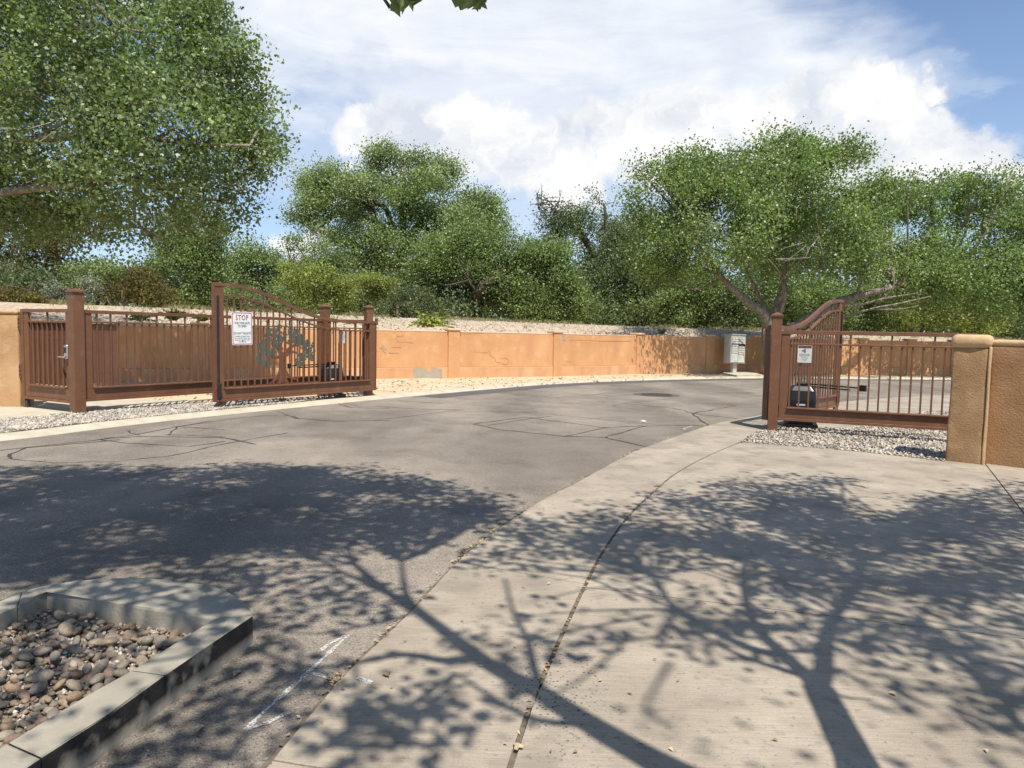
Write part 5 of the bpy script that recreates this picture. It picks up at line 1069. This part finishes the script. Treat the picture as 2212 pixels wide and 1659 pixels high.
bush('dark_green_shrub', 'dark green shrub above the gate end post', 'shrub', 860, [(840, 670, 50, 22), (890, 650, 45, 35), (930, 672, 35, 14)], 34, 260, 26, M['dark'], .10, .22)
rb = A(1030, 700, 41); rb[2] = GB-.1
bush('round_tree', 'big round green tree on a short dark trunk at the centre of the embankment', 'tree', 1030, [(960, 545, 60, 45), (1020, 520, 60, 40), (1090, 545, 60, 45), (1140, 560, 60, 45), (930, 590, 45, 35), (1010, 575, 80, 32), (1110, 610, 80, 50), (1190, 610, 60, 55), (1230, 650, 50, 40), (1260, 672, 40, 22), (1150, 660, 80, 34), (940, 650, 36, 24, 1), (1200, 545, 40, 26)], 40, 1500, 28, M['mid'], .145, .36, hole=.14,
     trunk=[([rb, A(1030, 655, 40), A(1033, 630, 39.2), A(1045, 615, 38.6)], .34, .24), ([A(1033, 635, 39.2), A(1012, 606, 38.4)], .10, .05)])
bush('thicket_tree', 'dark leafy tree left of the broad cottonwood, behind the pilastered wall', 'tree', 1380, [(1340, 560, 55, 60), (1390, 600, 60, 50), (1330, 640, 60, 40), (1400, 660, 60, 30), (1350, 510, 30, 30)], 45, 560, 28, M['dark'], .16, .38, hole=.1)
bush('thicket_tree', 'dark shaded tree directly above the far pilasters', 'tree', 1450, [(1450, 640, 60, 45), (1500, 620, 60, 50), (1470, 680, 70, 20), (1440, 600, 40, 30)], 42, 460, 28, M['mid'], .15, .36, hole=.1)
bush('thicket_tree', 'dark tree just left of the forked cottonwood trunk', 'tree', 1580, [(1560, 640, 60, 55), (1610, 660, 50, 34), (1560, 690, 60, 14), (1620, 620, 40, 30)], 42.5, 400, 28, M['dark'], .15, .36, hole=.1)
bush('thicket_tree', 'green tree seen between the forked trunk and the right gate leaf', 'tree', 1740, [(1720, 660, 60, 40), (1780, 640, 50, 40), (1700, 610, 60, 40), (1780, 690, 60, 20)], 43, 420, 28, M['mid'], .15, .36, hole=.1)
bush('bright_tree', 'bright green tree above the right fence rail', 'tree', 1870, [(1840, 660, 60, 36), (1900, 650, 60, 44), (1860, 695, 70, 20), (1930, 690, 50, 22)], 43, 480, 28, M['mid'], .14, .34, hole=.1)
bush('bright_tree', 'yellow-green soft tree left of the tan pillar cap', 'tree', 1990, [(1970, 670, 50, 34), (2030, 680, 60, 28), (2070, 650, 50, 36), (2120, 690, 50, 30)], 42, 520, 28, M['bright'], .13, .32, hole=.1)
bush('dark_tree', 'dark green tree rising above the brown wall at the right edge', 'tree', 2190, [(2160, 660, 50, 60), (2210, 640, 60, 90), (2190, 700, 70, 40), (2300, 650, 90, 90), (2160, 600, 40, 40)], 44, 620, 28, M['dark'], .15, .38, hole=.1)
# far wood behind: one mass of foliage
wl = []
for px in range(-900, 3300, 70):
    y = 60+8*math.sin(px*.013); top = 600+22*math.sin(px*.021)+14*math.sin(px*.05)
    if 180 < px < 300: top = 640
    wl.append(px_lobe(px, top+30, 75, 38, y)); wl.append(px_lobe(px+30, top+75, 80, 40, y-3)); wl.append(px_lobe(px, top+110, 80, 30, y-5))
cl, li = sample_clusters([(np.array(c), r, w) for c, r, w in wl], 7000, 3, .0, .3, .5)
C = (cl[:, None, :]+rng.normal(size=(len(cl), 18, 3))*.6).reshape(-1, 3)
o = leaves('far_woodland', C, .30, M['dark'], None); o['kind'] = 'stuff'
ul = []
for px in range(-700, 2900, 42):
    cy_ = np.interp(px, [0, 400, 810, 1200, 1650, 2151], [652, 668, 685, 699, 715, 733]); y_ = np.interp(px, [0, 810, 1650, 2151], [30, 37, 46, 47])
    ul.append(px_lobe(px, cy_-26, 34, 24, y_)); ul.append(px_lobe(px+20, cy_-62, 40, 34, y_+3))
cl, li = sample_clusters([(np.array(c), r, w) for c, r, w in ul], 4200, 4, .0, .3, .3)
C = (cl[:, None, :]+rng.normal(size=(len(cl), 22, 3))*.34).reshape(-1, 3)
o = leaves('undergrowth', C, .17, M['dark'], None); o['kind'] = 'stuff'
# off-frame shrubs further along the embankment
for px, y in ((-420, 30), (-700, 28), (2480, 45), (2750, 47)):
    bush('thicket_tree', 'leafy tree on the embankment outside the %s edge of the view, %s' % ('left' if px < 0 else 'right', 'nearer' if abs(px) in (420, 2480) else 'farther'), 'tree', px, [(px-60, 620, 90, 60), (px+60, 600, 90, 70), (px, 540, 90, 60), (px, 670, 130, 40)], y, 320, 24, M['mid'], .2, .45)

# pinnate weed clumps above the wall
def weed(label, px, py, y, s, n=16):
    b = A(px, py, y); t = thing('ailanthus_sapling', label, 'plant', tuple(b), 0, 'feathery green saplings behind the wall'); tb = Tube(); P = []
    for k in range(n):
        a = random.uniform(0, 6.28); el = random.uniform(.25, 1.2); L_ = s*random.uniform(.6, 1.1); pts = []
        for j in range(6): q = j/5; pts.append(np.array([math.cos(a)*math.cos(el)*L_*q, math.sin(a)*math.cos(el)*L_*q, math.sin(el)*L_*q-L_*.35*q*q]))
        tb.add(pts, .008, .003, 4)
        for j in range(2, 26): q = j/26; c = pts[min(4, int(q*5))]*(1-(q*5 % 1))+pts[min(5, int(q*5)+1)]*(q*5 % 1); sd = np.array([-math.sin(a), math.cos(a), -.15])*(1 if j % 2 else -1)*s*.09; P.append(c+sd)
    tb.build('stems', M['bark'], t); leaves('foliage', np.array(P), .13*s+.03, M['bright'], t, upbias=1.2, aspect=.5)
weed('feathery green sapling over the wall left of the first pilaster', 930, 706, 25.6, 1.0, 34)
weed('feathery saplings showing above the fence behind the perforated sheet', 305, 693, 21.5, .55, 14); weed('feathery saplings over the wall left of the gate leaf', 375, 693, 22, .65, 20); weed('small feathery sapling over the wall by the gate leaf edge', 440, 694, 22.4, .5, 12)
weed('small green weed above the wall near the left gate posts', 722, 697, 24, .35, 8); weed('tiny green weed above the wall just left of the gate end post', 756, 700, 24.3, .3, 8)
weed('low green weed behind the wall top near the third pilaster', 1430, 722, 31.5, .4, 12)

# ================================================================= TREES BESIDE THE CAMERA (they shade the foreground)
KX, KY = SX/math.tan(SUN_EL), SY/math.tan(SUN_EL)
def S(px, py, z):
    """point at height z whose sun shadow falls on the ground seen at px, py"""
    g = G(px, py, .01); return np.array([g[0]+KX*z, g[1]+KY*z, z])
def Z8(x, y): return ((1800+x/1.659)*.7373, (1250+y/1.659)*.7373)
def Z7(x, y): return ((700+x/1.659)*.7373, (1250+y/1.659)*.7373)
def outframe(Pw):
    v = Pw-np.array([0, 0, EYE]); w = v@f0; X_ = 1106+FPX*(v@RV)/np.maximum(w, .01); Y_ = 829.5-FPX*(v@UV)/np.maximum(w, .01)
    return (w < .1) | (Y_ < -25) | (X_ < -30) | (X_ > 2245)
def shade_tree(name, label, foot, limbs, blobs, n, per, crad, lsize, twn, gr=None, extra=None):
    t = thing(name, label, 'tree', tuple(foot), 0, gr); B = np.array(foot); tb = Tube(); ends = []
    for pts, ra, rb_ in limbs:
        P = [np.array(p)-B for p in pts]; ends += P[1:]; k_ = 0
        while k_ < len(P)-1:
            if np.linalg.norm(P[k_+1]-P[k_]) > .7: P.insert(k_+1, (P[k_]+P[k_+1])/2)
            else: k_ += 1
        tb.add(curve3(P, 3), ra, rb_, 9, .04)
    E = np.array(ends); C = []; ar = np.array([b[2]*b[3]*b[4]*(1.0/((b[1]-730)**2))**1.5*1e6 for b in blobs]); ar = ar/ar.sum(); tw = Tube()
    for _ in range(n):
        b = blobs[rng.choice(len(blobs), p=ar)]; a = rng.uniform(0, 6.283); q = rng.random()**.5; z = rng.uniform(b[5] if len(b) > 5 else 4.5, b[6] if len(b) > 6 else 6.6)
        p = S(b[0]+math.cos(a)*q*b[2], b[1]+math.sin(a)*q*b[3], z)
        if outframe(p[None])[0] and mnoise.noise(Vector((p[0]-KX*p[2], p[1]-KY*p[2], 0))*1.9) < .26:
            C.append(p)
    C = np.array(C); 
    for j in range(min(twn, len(C))):
        p = C[j]-B; s = E[np.argmin(((E-p)**2).sum(1))]; s = p+(s-p)*min(1, 1.1/np.linalg.norm(s-p)); m_ = (p+s)/2+rng.normal(size=3)*.12; tw.add(curve3([s, m_, p], 3), .016, .005, 5)
    Lp = (C[:, None, :]+rng.normal(size=(len(C), per, 3))*crad*np.array([1, 1, .6])).reshape(-1, 3); Lp = Lp[outframe(Lp)]
    if extra is not None: Lp = np.concatenate([Lp, extra])
    leaves('crown', Lp-B, lsize, M['cotton'], t, upbias=.5, droop=.6); tb.build('trunk', M['bark'], t); tw.build('twigs', M['bark'], t)['kind'] = 'stuff'
    return t
zA = 3.4
fork = S(*Z8(985, 1270), 3.2)
limA = [([np.array([3.1, -1.6, -.02]), np.array([2.75, -.7, 1.0]), S(*Z8(1330, 1980), 1.9), S(*Z8(1170, 1640), 2.3), S(*Z8(1085, 1470), 2.7), fork], .10, .07),
        ([fork, S(*Z8(1010, 1180), 3.5), S(*Z8(1030, 1000), 3.9), S(*Z8(1100, 870), 4.4), S(*Z8(1190, 760), 4.9), S(*Z8(1180, 640), 5.4), S(*Z8(1150, 560), 5.8)], .050, .018),
        ([fork, S(*Z8(900, 1190), 3.5), S(*Z8(810, 1110), 3.8), S(*Z8(730, 1030), 4.1), S(*Z8(660, 930), 4.5), S(*Z8(625, 780), 4.9), S(*Z8(630, 620), 5.4)], .048, .018),
        ([S(*Z8(815, 1115), 3.8), S(*Z8(650, 1080), 4.0), S(*Z8(450, 980), 4.4), S(*Z8(290, 890), 4.8), S(*Z8(170, 720), 5.3)], .042, .014),
        ([S(*Z8(930, 1220), 3.5), S(*Z8(700, 1150), 3.8), S(*Z8(480, 1060), 4.2)], .028, .01),
        ([S(*Z8(1030, 1080), 3.8), S(*Z8(900, 1095), 4.0), S(*Z8(760, 1090), 4.2)], .030, .016),
        ([S(*Z8(1040, 950), 4.0), S(*Z8(1080, 900), 4.5), S(*Z8(1040, 780), 5.0)], .03, .012),
        ([np.array([3.6, -1.2, 1.2]), S(*Z8(1990, 1480), 3.3), S(*Z8(1890, 1340), 3.8), S(*Z8(1700, 1180), 4.2), S(*Z8(1560, 1060), 4.7), S(*Z8(1480, 940), 5.2), S(*Z8(1560, 820), 5.6)], .045, .014),
        ([np.array([2.75, -.6, 1.0]), np.array([3.3, -1.3, 1.1]), np.array([3.6, -1.2, 1.2])], .05, .045),
        ([S(*Z8(1035, 1290), 3.2), S(*Z8(1120, 1320), 3.5), S(*Z8(1250, 1330), 3.9)], .014, .006)]
blA = [(1650, 1085, 230, 40, 1.0), (1880, 1110, 260, 50, 1.1), (2120, 1160, 200, 70, 1.0), (1760, 1170, 240, 60, .95), (1500, 1085, 110, 35, .7), (1400, 1150, 150, 40, .7), (1940, 1260, 260, 60, .9), (2130, 1330, 180, 80, .95), (1300, 1110, 90, 30, .6), (1600, 1260, 180, 50, .45), (1950, 1400, 200, 60, .55), (2000, 1500, 180, 70, .3), (1450, 1350, 160, 60, .2), (1560, 1420, 150, 60, .12), (1950, 1600, 220, 60, .12), (1700, 1040, 150, 15, .8), (2212, 1450, 100, 120, .5), (1250, 1560, 120, 80, .12), (1230, 1150, 170, 45, .9), (1110, 1205, 130, 30, .5), (2130, 1240, 160, 60, .9), (2160, 1420, 120, 90, .6), (1480, 1170, 220, 50, .7), (1700, 1310, 240, 60, .45), (1380, 1230, 140, 50, .35), (1850, 1200, 360, 90, .8), (2212, 1100, 200, 60, 1.0), (1150, 1370, 180, 80, .3), (1320, 1580, 180, 70, .3), (1650, 1370, 260, 60, .5), (2100, 1540, 160, 90, .5), (1000, 1560, 160, 60, .25), (2000, 1350, 250, 60, .6)]
hang = []
for cx, cy in ((848, 2), (862, 8), (874, 10), (886, 4), (858, -6), (880, -8), (892, -2), (840, -4), (992, -2), (1003, -8), (1026, -4), (1034, 2), (1042, -4), (1015, -8)):
    hang.append(A(cx, cy, 4.0+random.uniform(-.15, .15)))
tA = shade_tree('cottonwood_tree', 'young cottonwood with slanting forked trunk standing behind the viewer on the right', (3.1, -1.6, 0.0), limA, blA, 1450, 12, .12, .080, 420)
B_ = lambda *a: S(*Z7(*a[:2]), a[2])
limB = [([np.array([3.9, -3.2, -.02]), np.array([3.2, -2.0, 1.6]), np.array([2.3, -.4, 2.6]), B_(2350, 1800, 3.0), B_(2000, 1620, 3.3), B_(1700, 1450, 3.6), B_(1450, 1290, 3.9), B_(1200, 1150, 4.15), B_(1040, 1030, 4.4), B_(870, 900, 4.7), B_(700, 780, 5.1), B_(560, 660, 5.5)], .155, .026),
        ([B_(1150, 1120, 4.2), B_(1000, 1140, 4.4), B_(800, 1110, 4.6), B_(560, 1150, 4.9), B_(300, 1160, 5.2)], .038, .014), ([B_(1480, 1310, 3.9), B_(1430, 1180, 4.2), B_(1400, 1040, 4.5), B_(1330, 900, 4.8), B_(1290, 740, 5.2)], .03, .01), ([B_(870, 900, 4.7), B_(810, 800, 5.0), B_(790, 650, 5.4)], .034, .014),
        ([B_(1700, 1450, 3.6), B_(1450, 1430, 3.9), B_(1250, 1330, 4.2), B_(1050, 1200, 4.6)], .026, .01), ([B_(700, 780, 5.1), B_(500, 700, 5.6), B_(250, 560, 6.1)], .026, .01), ([B_(300, 1160, 5.2), B_(-100, 1000, 5.8), B_(-500, 900, 6.3)], .02, .01)]
blB = [(150, 1075, 250, 48, 1.3, 5.2, 7.2), (450, 1055, 300, 42, 1.4, 5.0, 7.0), (700, 1050, 240, 36, 1.3, 5, 7), (880, 1090, 200, 40, 1.25, 4.9, 6.8), (300, 1150, 350, 50, 1.3, 4.8, 6.6), (650, 1150, 260, 45, 1.1, 4.6, 6.4), (960, 1115, 130, 25, 1.0, 4.8, 6.6), (60, 1190, 130, 60, 1.2, 4.6, 6.6), (350, 1230, 280, 40, .6, 4.5, 6), (180, 1020, 220, 14, 1.0, 5.6, 7.4), (600, 1012, 200, 12, .9, 5.6, 7.2), (620, 1300, 260, 60, .35, 4.4, 5.6), (250, 1340, 260, 70, .65, 4.4, 5.6), (520, 1480, 220, 90, .35, 4.3, 5.4), (120, 1500, 160, 90, .6, 4.3, 5.4), (850, 1560, 160, 60, .5, 4.3, 5.2), (680, 1620, 140, 40, .6, 4.3, 5.2), (-150, 1150, 150, 120, 1.0, 4.8, 6.6), (380, 1620, 120, 50, .7, 4.3, 5.2), (960, 1480, 120, 60, .25, 4.3, 5.2)]
tB = shade_tree('cottonwood_tree', 'cottonwood overhead with a few dark leaves hanging in at the top of the view', (3.9, -3.2, 0.0), limB, blB, 2350, 14, .13, .085, 420, extra=np.repeat(np.array(hang), 3, 0)+rng.normal(size=(len(hang)*3, 3))*.02)
